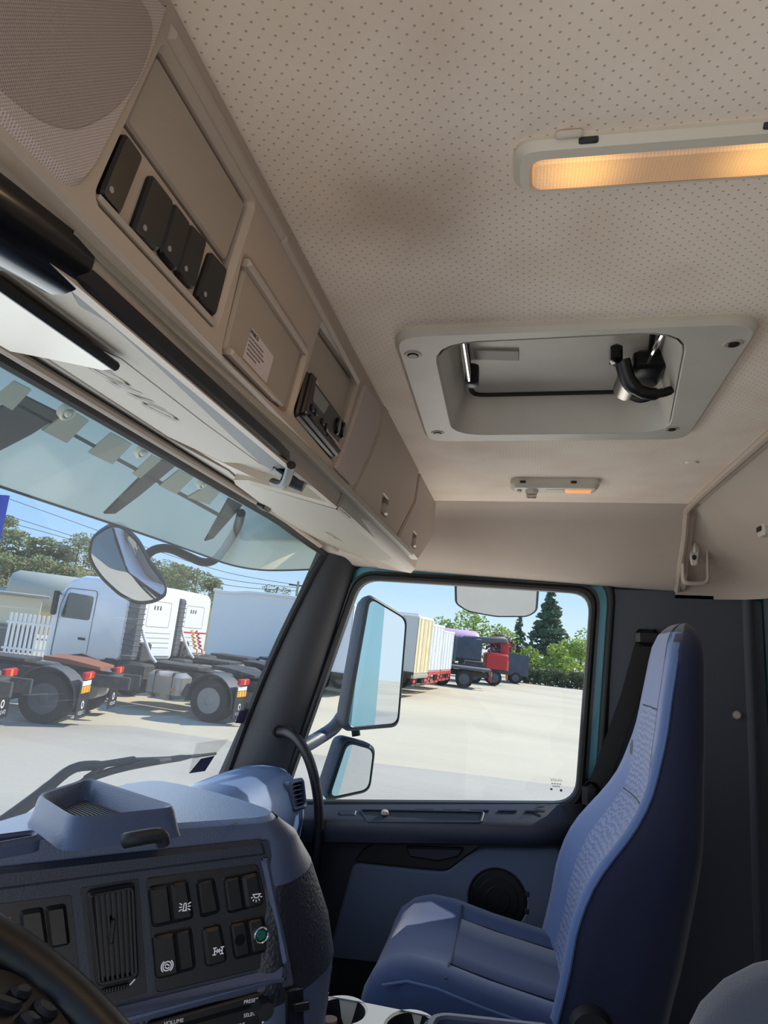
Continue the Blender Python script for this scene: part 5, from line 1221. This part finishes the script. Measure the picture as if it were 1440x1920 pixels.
def tractor(name, label, x, y, hd, cab='white', stripe=False, cabdetail=True, rim=None, rust=False, hose=None, tank=True, rear=1.05):
    fr = local(x, y, hd); t = thing(name, label, 'truck', (0, 0, 0), 'parked tractor trucks', frame=fr)
    rim = rim or m_rimg
    for s in (-1, 1):
        BX((s*.38, 1.2, .88), (.09, 5.2-.0, .26), .01).build('frame_rail', m_chas, t, frame=fr)
        wheel(t, fr, s*.98, 0, .5, .52, rim, s); wheel(t, fr, s*1.03, 3.75, .5, .33, rim, s)
        fender(t, fr, s*.96, 0, .62, .60)
        rear_unit(t, fr, s*.95, -.68)
    BX((0, -.95, .90), (.86, .16, .22), .02).build('rear_cross_member', m_chas, t, frame=fr)
    loft(MB(), [[(-.45, -.75, 1.10), (.45, -.75, 1.10), (.45, -.75, 1.16), (-.45, -.75, 1.16)], [(-.55, -.1, 1.16), (.55, -.1, 1.16), (.55, -.1, 1.26), (-.55, -.1, 1.26)], [(-.5, .45, 1.18), (.5, .45, 1.18), (.5, .45, 1.27), (-.5, .45, 1.27)]], True).build('fifth_wheel', m_rust if rust else m_chas, t, frame=fr)
    BX((0, 1.6, 1.12), (.9, 1.5, .08), .01).build('catwalk', m_chas, t, frame=fr)
    yl(MB(), (.15, -.55, .62), .16, .7, 18).build('air_tank', m_tank, t, frame=fr)
    if tank:
        tb_ = BX((-.93, 1.32, .70), (.62, 1.0, .62), .10).build('fuel_tank', m_tank, t, frame=fr)
        for yy in (1.05, 1.55): BX((-.93, yy, .70), (.64, .05, .64), .10).build('tank_strap', m_chas, tb_, frame=fr)
        BX((-1.25, 1.0, .62), (.02, .09, .06), .005).build('side_marker', m_org, t, frame=fr)
    BX((-.9, 2.35, .75), (.55, .8, .7), .05).build('battery_box', m_chas, t, frame=fr)
    BX((.95, 1.4, .7), (.6, 1.6, .6), .08).build('right_tank', m_chas, t, frame=fr)
    if cabdetail:
        # cab shell: rounded box with sloping front, side sections lofted along Y
        rows = []
        for yy, zt, hw_, zb in ((2.72, 3.02, 1.20, 1.18), (2.78, 3.10, 1.235, 1.12), (3.4, 3.16, 1.245, 1.05), (4.2, 3.14, 1.245, .95), (4.55, 3.02, 1.24, .75), (4.80, 2.70, 1.225, .55), (4.95, 1.95, 1.19, .45), (4.99, 1.2, 1.17, .42), (4.96, .55, 1.15, .45)):
            zt2 = max(zt, zb+.1); r_ = .16 if zt > 2 else .04
            rows.append([(-hw_+.03, yy, zb), (-hw_, yy, zb+.05), (-hw_, yy, (zb+zt2)/2), (-hw_+.02, yy, zt2-r_), (-hw_+.08, yy, zt2-r_*.35), (-hw_+.2, yy, zt2), (0, yy, zt2+.02), (hw_-.2, yy, zt2), (hw_-.08, yy, zt2-r_*.35), (hw_-.02, yy, zt2-r_), (hw_, yy, (zb+zt2)/2), (hw_, yy, zb+.05), (hw_-.03, yy, zb)])
        cb_ = loft(MB(), rows, True).build('cab', m_tw, t, frame=fr, smooth=50)
        fside = Fr((-1.247, 0, 0), (0, -1, 0), (0, 0, 1)); 
        wi = [(-4.62, 2.0), (-3.72, 2.0), (-3.72, 2.62), (-4.50, 2.66)]
        P1(fside, rp(wi, .08), -.03, .004, bev=.002).build('side_window', m_twin, cb_, frame=fr)
        dl = [(-4.72, .98), (-3.62, .98), (-3.62, 2.78), (-4.56, 2.78), (-4.70, 2.3)]
        P1(fside, rp(dl, .1), -.01, .0035, holes=[rp(inset(dl if area(dl) > 0 else dl[::-1], .015), .09)]).build('door_gap', m_grill, cb_, frame=fr)
        BX((-1.255, 3.85, 1.52), (.012, .22, .06), .004).build('door_grip', m_panel, cb_, frame=fr)
        arch = [(3.75+.62*math.cos(math.radians(a)), .5+.62*math.sin(math.radians(a))) for a in range(0, 181, 15)]
        P1(fside, [(-a, max(b, .95)) for a, b in arch][::1] if False else [(-4.42, .5), (-4.36, .85), (-4.15, 1.08), (-3.75, 1.16), (-3.35, 1.08), (-3.14, .85), (-3.08, .5)], -.02, .006).build('wheel_arch', m_panel, cb_, frame=fr)
        P1(fside, rp([(-3.05, .62), (-2.76, .62), (-2.76, 1.14), (-3.05, 1.14)], .03), -.04, .003).build('side_skirt', m_panel, cb_, frame=fr)
        fback = Fr((0, 2.70, 0), (1, 0, 0), (0, 0, 1))
        bp_ = P1(fback, rp([(-1.16, 1.22), (1.16, 1.22), (1.16, 2.92), (-1.16, 2.92)], .1), -.03, .012, bev=.01).build('back_panel', m_tw, cb_, frame=fr)
        for k in range(3): P1(fback, rp(rect((.0+k*.14, 2.52), .07, .12), .02), .012, .016).build('back_vent', m_grill, bp_, frame=fr)
        pn = rp(rect((.25, 2.35), 1.1, .7), .06); P1(fback, pn, .012, .015, holes=[inset(pn if area(pn) > 0 else pn[::-1], .012)]).build('pressed_outline', m_grill, bp_, frame=fr)
        for k in range(4): P1(fback, rect((.2, 1.45+k*.13), 1.5, .012), .012, .015).build('pressed_rib', m_grill, bp_, frame=fr)
        if stripe: P1(fback, rect((0, 1.86), 2.3, .05), .012, .016).build('red_stripe', M('stripe_red', (214, 40, 36), .4), bp_, frame=fr)
        # corrugated intake at the rear corner
        st = BX((-1.02, 2.52, 2.0), (.34, .30, 1.75), .05).build('air_intake', m_grill, t, frame=fr)
        for k in range(12): BX((-1.02, 2.52, 1.25+k*.135), (.36, .32, .03), .01).build('intake_rib', m_fend, st, frame=fr)
        BX((-.55, 2.5, 1.35), (.5, .25, .5), .04).build('valve_rack', m_chas, t, frame=fr)
        tube(MB(), spline([(-.75, 2.45, 1.9), (-.72, 2.3, 1.6), (-.7, 2.1, 1.3), (-.6, 2.0, 1.15)], 4), .04, 8).build('exhaust_pipe', m_tw, t, frame=fr)
        for s in (-1,): 
            BX((s*1.42, 4.72, 2.35), (.10, .18, .62), .04).build('door_mirror', m_panel, t, frame=fr)
            BX((s*1.32, 4.78, 2.6), (.24, .05, .05), .01).build('mirror_arm', m_panel, t, frame=fr)
        BX((0, 4.78, 2.42), (2.1, .30, .62), .06, Matrix.Rotation(.35, 3, 'X')).build('windscreen', m_twin, cb_, frame=fr)
        BX((-.8, 4.0, 3.22), (.12, .12, .10), .03).build('roof_beacon', m_org, cb_, frame=fr)
    if hose:
        for i, (hx, hm) in enumerate(hose):
            pts = [(hx+.05*math.cos(k*1.3), 2.35-.01*k+.05*math.sin(k*1.3), 1.95-.024*k) for k in range(24)]
            tube(MB(), pts+[(hx+.0, 2.05, 1.28), (hx-.12, 1.9, 1.22)], .022, 6).build('air_hose', hm, t, frame=fr)
    return t
HD = math.radians(85)
m_hy, m_hr = M('hose_yellow', (236, 166, 24), .4), M('hose_red', (214, 50, 60), .4)
gw = ground(385, 1354)      # left rear wheel of the white tractor
def rear_axle(g, hd=HD): # wheel is 1.22 m left of the centre line
    return g.x+1.22*math.sin(hd), g.y-1.22*math.cos(hd)
ax, ay = rear_axle(gw)
tractor('tractor_truck', 'white tractor truck with side window facing us behind the windscreen', ax, ay, HD, tank=True)
tractor('tractor_truck', 'white tractor truck with a red stripe across its back panel', ax+3.35, ay+.55, HD, stripe=True, hose=((-.35, m_hy), (-.05, m_hr)))
gt1 = ground(72, 1358); ax1, ay1 = rear_axle(gt1, math.radians(103))
tractor('tractor_truck', 'tractor truck chassis with rusty coupling plate and dark rear wheel', ax1, ay1, math.radians(103), rim=m_rimd, rust=True, tank=False)
tractor('tractor_truck', 'tractor truck at the far left with only its rear fender in view', ax1-3.15, ay1+.4, math.radians(103), rim=m_rimd, tank=False)
tractor('tractor_truck', 'low tractor chassis parked before the grey curtain trailer', ax+6.6, ay+1.2, HD, cabdetail=False)
# ---------------------------------------------------------------- trailers
def atdist(px, py, d):   # yard point at distance d in the direction of a pixel column
    v = OUT.to_3x3().inverted() @ ray(px, py); k = d/math.hypot(v.x, v.y); return v.x*k, v.y*k, v.z*k+EYE
def trailer(name, label, x, y, hd, L_, W_, zb, zt, body, back, wheels=True, wave=False, rust=False, marks=False, bar=None):
    """x, y = rear left corner on the ground"""
    fr = local(x, y, hd); t = thing(name, label, 'trailer', (0, 0, 0), 'parked box trailers', frame=fr)
    rows = [[(0, yy, zb), (W_, yy, zb), (W_, yy, zt), (0, yy, zt)] for yy in (0.04, L_)]
    bd = loft(MB(), rows, True).build('box', body, t, frame=fr, smooth=0)
    pts = [(-.03, .02+L_*k/24, zt+.03-(.10*max(0, math.sin(k*.42-1.2)) if wave else 0)) for k in range(25)]
    tube(MB(), pts, .07, 8).build('roof_rail', m_tw, t, frame=fr)
    BX((-.01, L_/2, zb+.05), (.06, L_, .12), .01).build('side_rail', m_chas, t, frame=fr)
    fb = Fr((0, .03, 0), (1, 0, 0), (0, 0, 1))
    for k in (0, 1):
        d_ = P1(fb, rp(rect((W_*(.25+.5*k), (zb+zt)/2), W_*.48, zt-zb-.14), .03), 0, .03, bev=.006).build('rear_door', back, t, frame=fr)
        for q in (.12, .36):
            xx = W_*(.5*k)+W_*(q if k == 0 else .5-q); cyl(MB(), (xx, -.03, zb+.1), (xx, -.03, zt-.1), .018, 8).build('lock_bar', bar or m_rimg, d_, frame=fr)
    BX((W_/2, .02, zt-.05), (W_, .08, .12), .02).build('top_beam', m_tw, t, frame=fr)
    BX((W_/2, .05, zb-.08), (W_, .12, .16), .02).build('rear_sill', m_red if marks else m_tank, t, frame=fr)
    BX((W_/2, .12, .55), (W_*.95, .10, .12), .02).build('bumper', m_red if marks else m_chas, t, frame=fr)
    for s in (.12, .88):
        BX((W_*s, .05, .72), (.38, .06, .14), .02).build('light_cluster', m_red, t, frame=fr); BX((W_*s, .02, .88), (.30, .04, .10), .01).build('amber_lens', m_org, t, frame=fr)
    for s in (.3, .7): BX((W_*s, .10, .75), (.10, .10, .5), .01).build('bumper_leg', m_chas, t, frame=fr)
    BX((W_/2, L_*.45, zb-.12), (.9, L_*.8, .2), .02).build('chassis', m_chas, t, frame=fr)
    for yy in (1.9, 3.2):
        for s in (.16, W_-.16): wheel(t, fr, s, yy, .5, .34, m_rimg, -1 if s < 1 else 1)
    return t
m_curt = M('curtain_grey_white', (240, 241, 238), .5, bump=(3, .3, .03))
m_cream = M('cream_box', (236, 224, 186), .5, var=(2.2, (212, 178, 120), .35)); m_greyb = M('box_side_shaded', (200, 200, 198), .5); m_wbox = M('white_box', (236, 238, 238), .4, var=(2, (214, 214, 210), .5))  # box sides greyed: their shade is put into the colour
trailer('box_trailer', 'grey white curtain trailer seen from the side behind the tractor chassis', 26.6, 6.2, HD, 6.0, 2.5, .8, 3.5, m_curt, m_curt, wave=True)
gc = ground(757, 1318)
def rearleft(px, py): g = ground(px, py); return g.x, g.y
trailer('box_trailer', 'cream box trailer nearest in the row seen through the passenger window', *atdist(777, 1250, 30.3)[:2], math.radians(83), 9, 2.5, 1.0, 3.45, m_greyb, m_cream, bar=m_cream)
trailer('box_trailer', 'white box trailer with red rear sill second in the row', *atdist(804, 1250, 33.6)[:2], math.radians(83), 9, 2.5, 1.05, 3.25, m_greyb, m_wbox, marks=True, bar=m_wbox)
trailer('box_trailer', 'white box trailer with red mark third in the row', *atdist(827, 1250, 37.2)[:2], math.radians(83), 9, 2.5, 1.0, 3.05, m_greyb, m_wbox, marks=True, bar=m_wbox)
# ---------------------------------------------------------------- flatbed crane truck, tanker and red truck further right
def farveh(name, label, px, py, hd):
    g = ground(px, py); fr = local(g.x, g.y, hd); return thing(name, label, 'truck', (0, 0, 0), frame=fr), fr
m_navy = M('navy_grey', (66, 72, 88), .6, var=(2, (96, 100, 110), .5)); m_pink = M('pink_tank', (222, 176, 206), .4)
t, fr = farveh('flatbed_truck', 'dark flatbed truck with high boarded sides and orange tail marks', 919, 1294, math.radians(95))
BX((-.2, 5.5, 2.05), (2.3, 6.6, 1.3), .05).build('boarded_body', m_navy, t, frame=fr)
for k in range(7): BX((-1.37, 2.6+k*.95, 2.05), (.05, .10, 1.34), .01).build('side_stake', m_fend, t, frame=fr)
BX((-.2, 5.5, 2.78), (2.36, 6.6, .35), .08).build('tarpaulin', m_fend, t, frame=fr)
BX((-.2, 4.6, 1.12), (2.4, 9.0, .16), .02).build('deck', m_fend, t, frame=fr)
BX((-.2, 4.6, .82), (.9, 8.6, .3), .02).build('chassis', m_chas, t, frame=fr)
for yy in (1.6, 2.9, 7.2):
    for s in (-1, 1): wheel(t, fr, -.2+s*1.0, yy, .5, .4, m_rimd, s)
for s in (-1, 1):
    BX((-.2+s*1.0, .08, .95), (.3, .06, .3), .02).build('tail_marker', m_org, t, frame=fr); BX((-.2+s*1.0, .08, .6), (.3, .06, .25), .02).build('tail_light', m_red, t, frame=fr)
t, fr = farveh('tanker_truck', 'pink tank vehicle behind the dark flatbed', 893, 1262, math.radians(97))
rows = []
for yy, s in ((.0, .3), (.1, .8), (.4, 1), (7, 1), (7.3, .8), (7.4, .3)): rows.append([(1.3*s*math.cos(a), yy, 2.6+1.05*s*math.sin(a)) for a in [2*math.pi*k/20 for k in range(20)]])
loft(MB(), rows, True).build('tank', m_pink, t, frame=fr)
BX((0, 3.6, 1.1), (1.0, 7.2, .5), .05).build('chassis', m_chas, t, frame=fr)
for yy in (1.2, 2.5, 6.2):
    for s in (-1, 1): wheel(t, fr, s*1.0, yy, .5, .4, m_rimd, s)
t, fr = farveh('crane_truck', 'red crane truck with grey folded boom near the hedge', 950, 1287, math.radians(97))
BX((0, .9, 1.5), (2.3, 1.5, 1.2), .1).build('red_cabinet', M('machine_red', (196, 36, 36), .4), t, frame=fr)
BX((.4, .3, 2.3), (.5, .5, 1.2), .05).build('crane_post', MATS['machine_red'], t, frame=fr)
tube(MB(), spline([(.4, .3, 2.9), (-.2, .6, 3.05), (-.8, 1.6, 2.9), (-1.0, 3.2, 2.8)], 5), .22, 10).build('boom', m_fend, t, frame=fr)
BX((0, 4.2, 2.2), (2.4, 4.5, 1.5), .1).build('body', m_navy, t, frame=fr)
BX((0, 3.6, .95), (2.3, 7, .3), .04).build('deck', m_chas, t, frame=fr)
BX((-.3, 2.2, 2.2), (.9, .05, .5), .02).build('blue_panel', M('blue_panel', (54, 80, 150), .4), t, frame=fr)
BX((.95, -.05, 1.0), (.30, .1, 1.3), .03).build('stabiliser', m_org, t, frame=fr)
for yy in (1.0, 2.3, 6):
    for s in (-1, 1): wheel(t, fr, s*1.0, yy, .5, .4, m_rimd, s)
t, fr = farveh('small_truck', 'small dark truck at the right end of the row by the hedge', 985, 1283, math.radians(97))
rows = [[(-1.1, yy, .6), (1.1, yy, .6), (1.05, yy, zt), (-1.05, yy, zt)] for yy, zt in ((0, 1.9), (.1, 2.1), (1.5, 2.2), (1.9, 2.1), (2.3, 1.4))]
loft(MB(), rows, True).build('cab', m_navy, t, frame=fr)
BX((0, -.02, 1.55), (1.7, .04, .6), .02).build('rear_window', m_twin, t, frame=fr)
BX((.8, -.05, .8), (.3, .06, .2), .02).build('tail_light', m_red, t, frame=fr)
BX((0, 3.2, 1.0), (2.0, 3.0, .5), .04).build('bed', m_chas, t, frame=fr)
for yy in (.9, 3.8):
    for s in (-1, 1): wheel(t, fr, s*.95, yy, .42, .3, m_rimd, s)
# ---------------------------------------------------------------- trees and hedge
def leafmat(name, c1, c2):
    m = bpy.data.materials.new(name); m.use_nodes = True; nt = m.node_tree; b_ = nt.nodes['Principled BSDF']; L = nt.links.new
    b_.inputs['Roughness'].default_value = .7; b_.inputs['Specular IOR Level'].default_value = .2
    oi = nt.nodes.new('ShaderNodeTexCoord'); n = nt.nodes.new('ShaderNodeTexNoise'); n.inputs['Scale'].default_value = 1.6; n.inputs['Detail'].default_value = 5
    mx = nt.nodes.new('ShaderNodeMixRGB'); mx.inputs[1].default_value = lin(c1); mx.inputs[2].default_value = lin(c2)
    cr = nt.nodes.new('ShaderNodeValToRGB'); cr.color_ramp.elements[0].position = .35; cr.color_ramp.elements[1].position = .65
    tr_ = nt.nodes.new('ShaderNodeBsdfTranslucent'); ms_ = nt.nodes.new('ShaderNodeMixShader'); ms_.inputs[0].default_value = .3
    L(oi.outputs['Object'], n.inputs['Vector']); L(n.outputs[0], cr.inputs[0]); L(cr.outputs[0], mx.inputs[0]); L(mx.outputs[0], b_.inputs['Base Color']); L(mx.outputs[0], tr_.inputs[0])
    out_ = nt.nodes['Material Output']; L(b_.outputs[0], ms_.inputs[1]); L(tr_.outputs[0], ms_.inputs[2]); L(ms_.outputs[0], out_.inputs[0]); return m
L_pine = leafmat('leaf_pine', (118, 130, 82), (158, 162, 106)); L_green = leafmat('leaf_green', (134, 158, 66), (182, 196, 92)); L_fir = leafmat('leaf_fir', (88, 108, 84), (120, 136, 100)); L_plum = leafmat('leaf_plum', (112, 66, 72), (142, 90, 92)); L_hedge = leafmat('leaf_hedge', (72, 82, 58), (112, 122, 80))
m_bark = M('bark', (92, 76, 62), .9)
def leafcloud(mb, rnd, blobs, n, sz):
    tot = sum(b[3]*b[4] for b in blobs)
    for (cx_, cy_, cz_, rx, rz) in blobs:
        for _ in range(int(n*rx*rz/tot)):
            while True:
                p = Vector((rnd.uniform(-1, 1), rnd.uniform(-1, 1), rnd.uniform(-1, 1)))
                if .25 < p.length < 1: break
            p = p.normalized()*(p.length**.4)
            c = Vector((cx_+p.x*rx, cy_+p.y*rx, cz_+p.z*rz))
            a = Vector((rnd.gauss(0, 1), rnd.gauss(0, 1), rnd.gauss(0, .6))).normalized(); b_ = a.orthogonal().normalized(); s_ = sz*rnd.uniform(.6, 1.4)
            mb.add([c-a*s_, c+b_*s_*.7, c+a*s_, c-b_*s_*.7], [[0, 1, 2, 3]])
def tree(name, label, g, h, kind, mat, group, seed, n=900, wid=1.0):
    rnd = random.Random(seed); fr = OUT @ Matrix.Translation((g[0], g[1], g[2] if len(g) > 2 else 0))
    t = thing(name, label, 'tree', (0, 0, 0), group, frame=fr)
    tube(MB(), [(0, 0, -.5), (rnd.uniform(-.1, .1), 0, h*.5), (0, 0, h*.9)], [h*.022, h*.016, h*.005], 7).build('trunk', m_bark, t, frame=fr)
    mb = MB(); bl = []
    if kind == 'fir':
        for k in range(13):
            z = h*(.18+.80*k/12); r_ = h*.26*wid*(1-k/13)+.1
            for j in range(5): a = rnd.uniform(0, 6.28); bl.append((r_*.55*math.cos(a), r_*.55*math.sin(a), z+rnd.uniform(-.2, .2), r_*.55, h*.035))
    elif kind == 'pine':
        for k in range(16):
            a = rnd.uniform(0, 6.28); z = h*rnd.uniform(.2, .93); r_ = h*.20*wid*(1.3-z/h*.7); bl.append((r_*math.cos(a), r_*math.sin(a), z, h*.19*wid, h*.12))
    else:
        for k in range(12):
            a = rnd.uniform(0, 6.28); r_ = h*.22*wid*rnd.uniform(.2, 1); bl.append((r_*math.cos(a), r_*math.sin(a), h*rnd.uniform(.15, .84), h*.20*wid, h*.16))
    leafcloud(mb, rnd, bl, n, max(.13, h*.026))
    mb.build('crown', mat, t, frame=fr, smooth=0); return t
def htop(px, py, d): return atdist(px, py, d)[2]
def pt_tree(name, label, px, py, d, kind, mat, group, seed, n=900, wid=1.0, base=0.0):
    x, y, z = atdist(px, py, d); return tree(name, label, (x, y, base), (z-base)*1.06, kind, mat, group, seed, n, wid)
side_g = 'trees behind the hedge'
pt_tree('broadleaf_tree', 'round bright green tree right beside the white trailers', 845, 1156, 74, 'broad', L_green, side_g, 1, 1500, .9)
pt_tree('broadleaf_tree', 'wide bright green tree between trailers and plum tree', 890, 1150, 78, 'broad', L_green, side_g, 2, 1800, 1.1)
pt_tree('broadleaf_tree', 'round green tree under the kerb mirror', 942, 1168, 76, 'broad', L_green, side_g, 3, 1300, .9)
pt_tree('plum_tree', 'dark red leaved plum tree above the red crane truck', 937, 1190, 63, 'broad', L_plum, side_g, 4, 1200, 1.0)
pt_tree('fir_tree', 'slim grey green fir tree left of the tall fir', 975, 1160, 80, 'fir', L_fir, side_g, 5, 1500, .75)
pt_tree('fir_tree', 'tall wide fir tree at the right of the passenger window', 1035, 1112, 84, 'fir', L_fir, side_g, 6, 3200, 1.15)
pt_tree('broadleaf_tree', 'low bright green bush tree in front of the tall fir', 1000, 1208, 66, 'broad', L_green, side_g, 7, 1500, 1.3)
pt_tree('broadleaf_tree', 'yellow green bush tree at the right edge of the window', 1050, 1212, 65, 'broad', L_green, side_g, 8, 1600, 1.4)
pt_tree('broadleaf_tree', 'green bush tree partly behind the window frame', 1092, 1196, 68, 'broad', L_green, side_g, 9, 1500, 1.2)
pt_tree('broadleaf_tree', 'green tree hidden behind the window frame edge', 1130, 1186, 74, 'broad', L_green, side_g, 10, 1000, 1.2)
hg = MB(); rnd = random.Random(5); g0_, g1_ = ground(972, 1279), ground(1130, 1297); dv = (g1_-g0_)
for k in range(2600):
    p = g0_+dv*rnd.uniform(-.1, 1.3)+Vector((rnd.uniform(-.5, .7), rnd.uniform(-.5, .5), 0)); p.z = rnd.uniform(.05, 1.25)
    a = Vector((rnd.gauss(0, 1), rnd.gauss(0, 1), rnd.gauss(0, 1))).normalized(); b_ = a.orthogonal().normalized(); s_ = rnd.uniform(.08, .2)
    hg.add([p-a*s_, p+b_*s_*.7, p+a*s_, p-b_*s_*.7], [[0, 1, 2, 3]])
o = hg.build('hedge', L_hedge, smooth=0, frame=OUT); tag(o, 'low dark green hedge along the far edge of the concrete yard', 'hedge', kind='stuff')
# hillside with pines behind the tractors
rows = []
for i in range(13):
    u = i/12; row = []
    for j in range(7):
        t_ = j/6; a = math.radians(16+u*40); d_ = 48+t_*44; z = 7.0*t_**1.2*(.55+.45*math.sin(u*2.6+.4))*(.35+.65*min(1, u*1.7))
        row.append((d_*math.cos(a), d_*math.sin(a), z-.05))
    rows.append(row)
o = loft(MB(), rows, False).build('hillside', m_grass, frame=OUT); struct(o); o['label'] = 'dry grass slope behind the parked trucks'
def hillz(px, d_):
    v = atdist(px, 1100, d_); a = math.degrees(math.atan2(v[1], v[0])); u = min(1, max(0, (a-16)/40)); t_ = min(1, max(0, (d_-48)/44)); return 7.0*t_**1.2*(.55+.45*math.sin(u*2.6+.4))*(.35+.65*min(1, u*1.7))
pine_g = 'pines on the slope'
PL = [(-60, 955), (-20, 965), (12, 968), (40, 1000), (70, 1008), (98, 1012), (128, 1026), (152, 1004), (178, 1030), (205, 1040), (238, 1050), (275, 1052), (300, 1046), (325, 1060), (345, 1064), (372, 1066), (396, 1088), (520, 1100), (30, 1040), (85, 1048), (140, 1058)]
side_w = ['left of the spot mirror', 'above the white tractor cab', 'right of the spot mirror']
ORD = ['first', 'second', 'third', 'fourth', 'fifth', 'sixth', 'seventh', 'eighth', 'ninth', 'tenth', 'eleventh', 'twelfth', 'thirteenth', 'fourteenth', 'fifteenth', 'sixteenth', 'seventeenth', 'eighteenth', 'nineteenth', 'twentieth', 'twenty-first', 'twenty-second']
PL.sort()
for i, (px, py) in enumerate(PL):
    d_ = 74+9*((i*7) % 3) - (10 if (px, py) in ((30, 1040), (85, 1048), (140, 1058)) else 0)
    where = 'left of the front mirror' if px < 165 else ('behind the front mirror' if px < 300 else 'right of the front mirror')
    pt_tree('pine_tree', 'olive green pine %s, %s of the row from the left' % (where, ORD[i]), px, py, d_, 'pine', L_pine, pine_g, 40+i, 1900, 1.3, base=hillz(px, d_))
# ---------------------------------------------------------------- left background: shed, tank, fence, sign
g = ground(60, 1290); v0 = atdist(-40, 1200, 36); v1 = atdist(58, 1200, 36)
sh = thing('shed', 'grey and cream low shed with flat roof behind the tractors', 'shed', (0, 0, 0), frame=OUT @ Matrix.Translation((v1[0], v1[1], 0)))
fr = OUT @ Matrix.Translation((v1[0], v1[1], 0)) @ Matrix.Rotation(math.radians(40), 4, 'Z')
BX((-1.2, 3.2, 1.15), (2.4, 6.4, 2.3), .02).build('wall', M('shed_cream', (212, 204, 178), .8), sh, frame=fr)
BX((-1.2, 3.2, 2.36), (2.9, 6.9, .12), .03).build('roof', M('shed_roof', (150, 152, 150), .6), sh, frame=fr)
BX((-1.25, 3.2, .55), (2.55, 6.5, 1.1), .02).build('plinth', M('shed_grey', (96, 100, 104), .8), sh, frame=fr)
v = atdist(85, 1200, 44); fr = OUT @ Matrix.Translation((v[0], v[1], 0)) @ Matrix.Rotation(math.radians(125), 4, 'Z')
tk = thing('tank', 'pale horizontal tank on legs behind the shed', 'tank', (0, 0, 0), frame=fr)
rows = [[(xx, s*1.05*math.cos(a), 2.55+s*1.05*math.sin(a)) for a in [2*math.pi*k/20 for k in range(20)]] for xx, s in ((-2.4, .35), (-2.25, .8), (-1.9, 1), (1.9, 1), (2.25, .8), (2.4, .35))]
loft(MB(), rows, True).build('shell', M('tank_pale', (176, 178, 166), .5), tk, frame=fr)
for xx in (-1.5, 1.5): BX((xx, 0, .8), (.25, 1.4, 1.7), .03).build('leg', m_chas, tk, frame=fr)
v = atdist(72, 1200, 30)
fn = thing('picket_fence', 'white picket fence beside the white tractor cab', 'fence', (0, 0, 0), frame=OUT @ Matrix.Translation((v[0], v[1], 0)))
fr = OUT @ Matrix.Translation((v[0], v[1], 0)) @ Matrix.Rotation(math.radians(118), 4, 'Z')
for k in range(14): BX((-1.0+k*.16, 0, .85), (.09, .03, 1.7), .01).build('picket', m_tw, fn, frame=fr)
for z_ in (.4, 1.35): BX((.05, .03, z_), (2.3, .04, .08), .01).build('rail', m_tw, fn, frame=fr)
v = atdist(38, 1112, 58); fr = OUT @ Matrix.Translation((v[0], v[1], v[2])) @ Matrix.Rotation(math.radians(125), 4, 'Z')
bs = thing('blue_sign', 'pale blue board on the slope at the left', 'sign', (0, 0, 0), frame=OUT @ Matrix.Translation((v[0], v[1], v[2]-1.4)))
BX((0, 0, 0), (3.2, .06, .42), .01).build('board', M('sign_blue', (120, 178, 206), .6), bs, frame=fr)
for xx in (-1.3, 1.3): BX((xx, -.06, -.9), (.08, .06, 1.6), .01).build('post', m_chas, bs, frame=fr)
# blue container edge at the far left
v = atdist(-14, 960, 26)
bp2 = thing('flag_pole', 'blue banner on a pole at the far left of the windscreen', 'banner', (0, 0, 0), frame=OUT @ Matrix.Translation((v[0], v[1], 0)))
fr = OUT @ Matrix.Translation((v[0], v[1], 0))
cyl(MB(), (0, 0, 0), (0, 0, 5.6), .05, 10).build('pole', m_rimg, bp2, frame=fr)
loft(MB(), [[(.06+.0*k, -.0-.09*k, 4.0+.02*math.sin(k)), (.06+.02*math.sin(k*1.3), -.09*k, 5.5)] for k in range(6)], False).build('cloth', M('banner_blue', (40, 70, 190), .7), bp2, frame=fr)
# ---------------------------------------------------------------- utility pole and wires
up_ = []
for nm, lb, px, py, d_ in (('utility_pole', 'utility pole standing behind the grey trailer', 560, 1090, 60), ('utility_pole', 'utility pole outside the left edge carrying the wires', -420, 760, 52)):
    v = atdist(px, py, d_); fr = OUT @ Matrix.Translation((v[0], v[1], 0)); t = thing(nm, lb, 'pole', (0, 0, 0), frame=fr)
    cyl(MB(), (0, 0, 0), (0, 0, v[2]), .16, 10, .11).build('shaft', M('pole_concrete', (176, 180, 150), .8), t, frame=fr)
    BX((0, 0, v[2]-.35), (.1, 1.6, .12), .02).build('crossarm', m_chas, t, frame=fr)
    up_.append(v)
WR = [[(-40, 915), (120, 972), (250, 1018), (420, 1072), (558, 1097)], [(-40, 950), (120, 1000), (250, 1040), (420, 1085), (558, 1102)], [(-40, 965), (120, 1008), (250, 1050), (420, 1096), (558, 1108)]]
for i, W_ in enumerate(WR):
    pts = []
    for px, py in W_:
        v = OUT.to_3x3().inverted() @ ray(px, py); a = math.atan2(v.y, v.x)
        # wires hang in one vertical plane from the pole towards the left
        A = Vector((up_[0][0], up_[0][1])); dr = Vector((-.35, .94)); dd = Vector((math.cos(a), math.sin(a)))
        den = dd.x*dr.y-dd.y*dr.x; k_ = (A.x*dr.y-A.y*dr.x)/den; sc_ = k_/math.hypot(v.x, v.y); pts.append((v.x*sc_, v.y*sc_, v.z*sc_+EYE))
    o = tube(MB(), spline(pts, 6), .022, 5).build('power_line', m_chas, frame=OUT); tag(o, ['uppermost power line crossing the sky above the pines', 'middle power line crossing the sky above the pines', 'lowest power line crossing the sky above the pines'][i], 'wire', 'power lines')
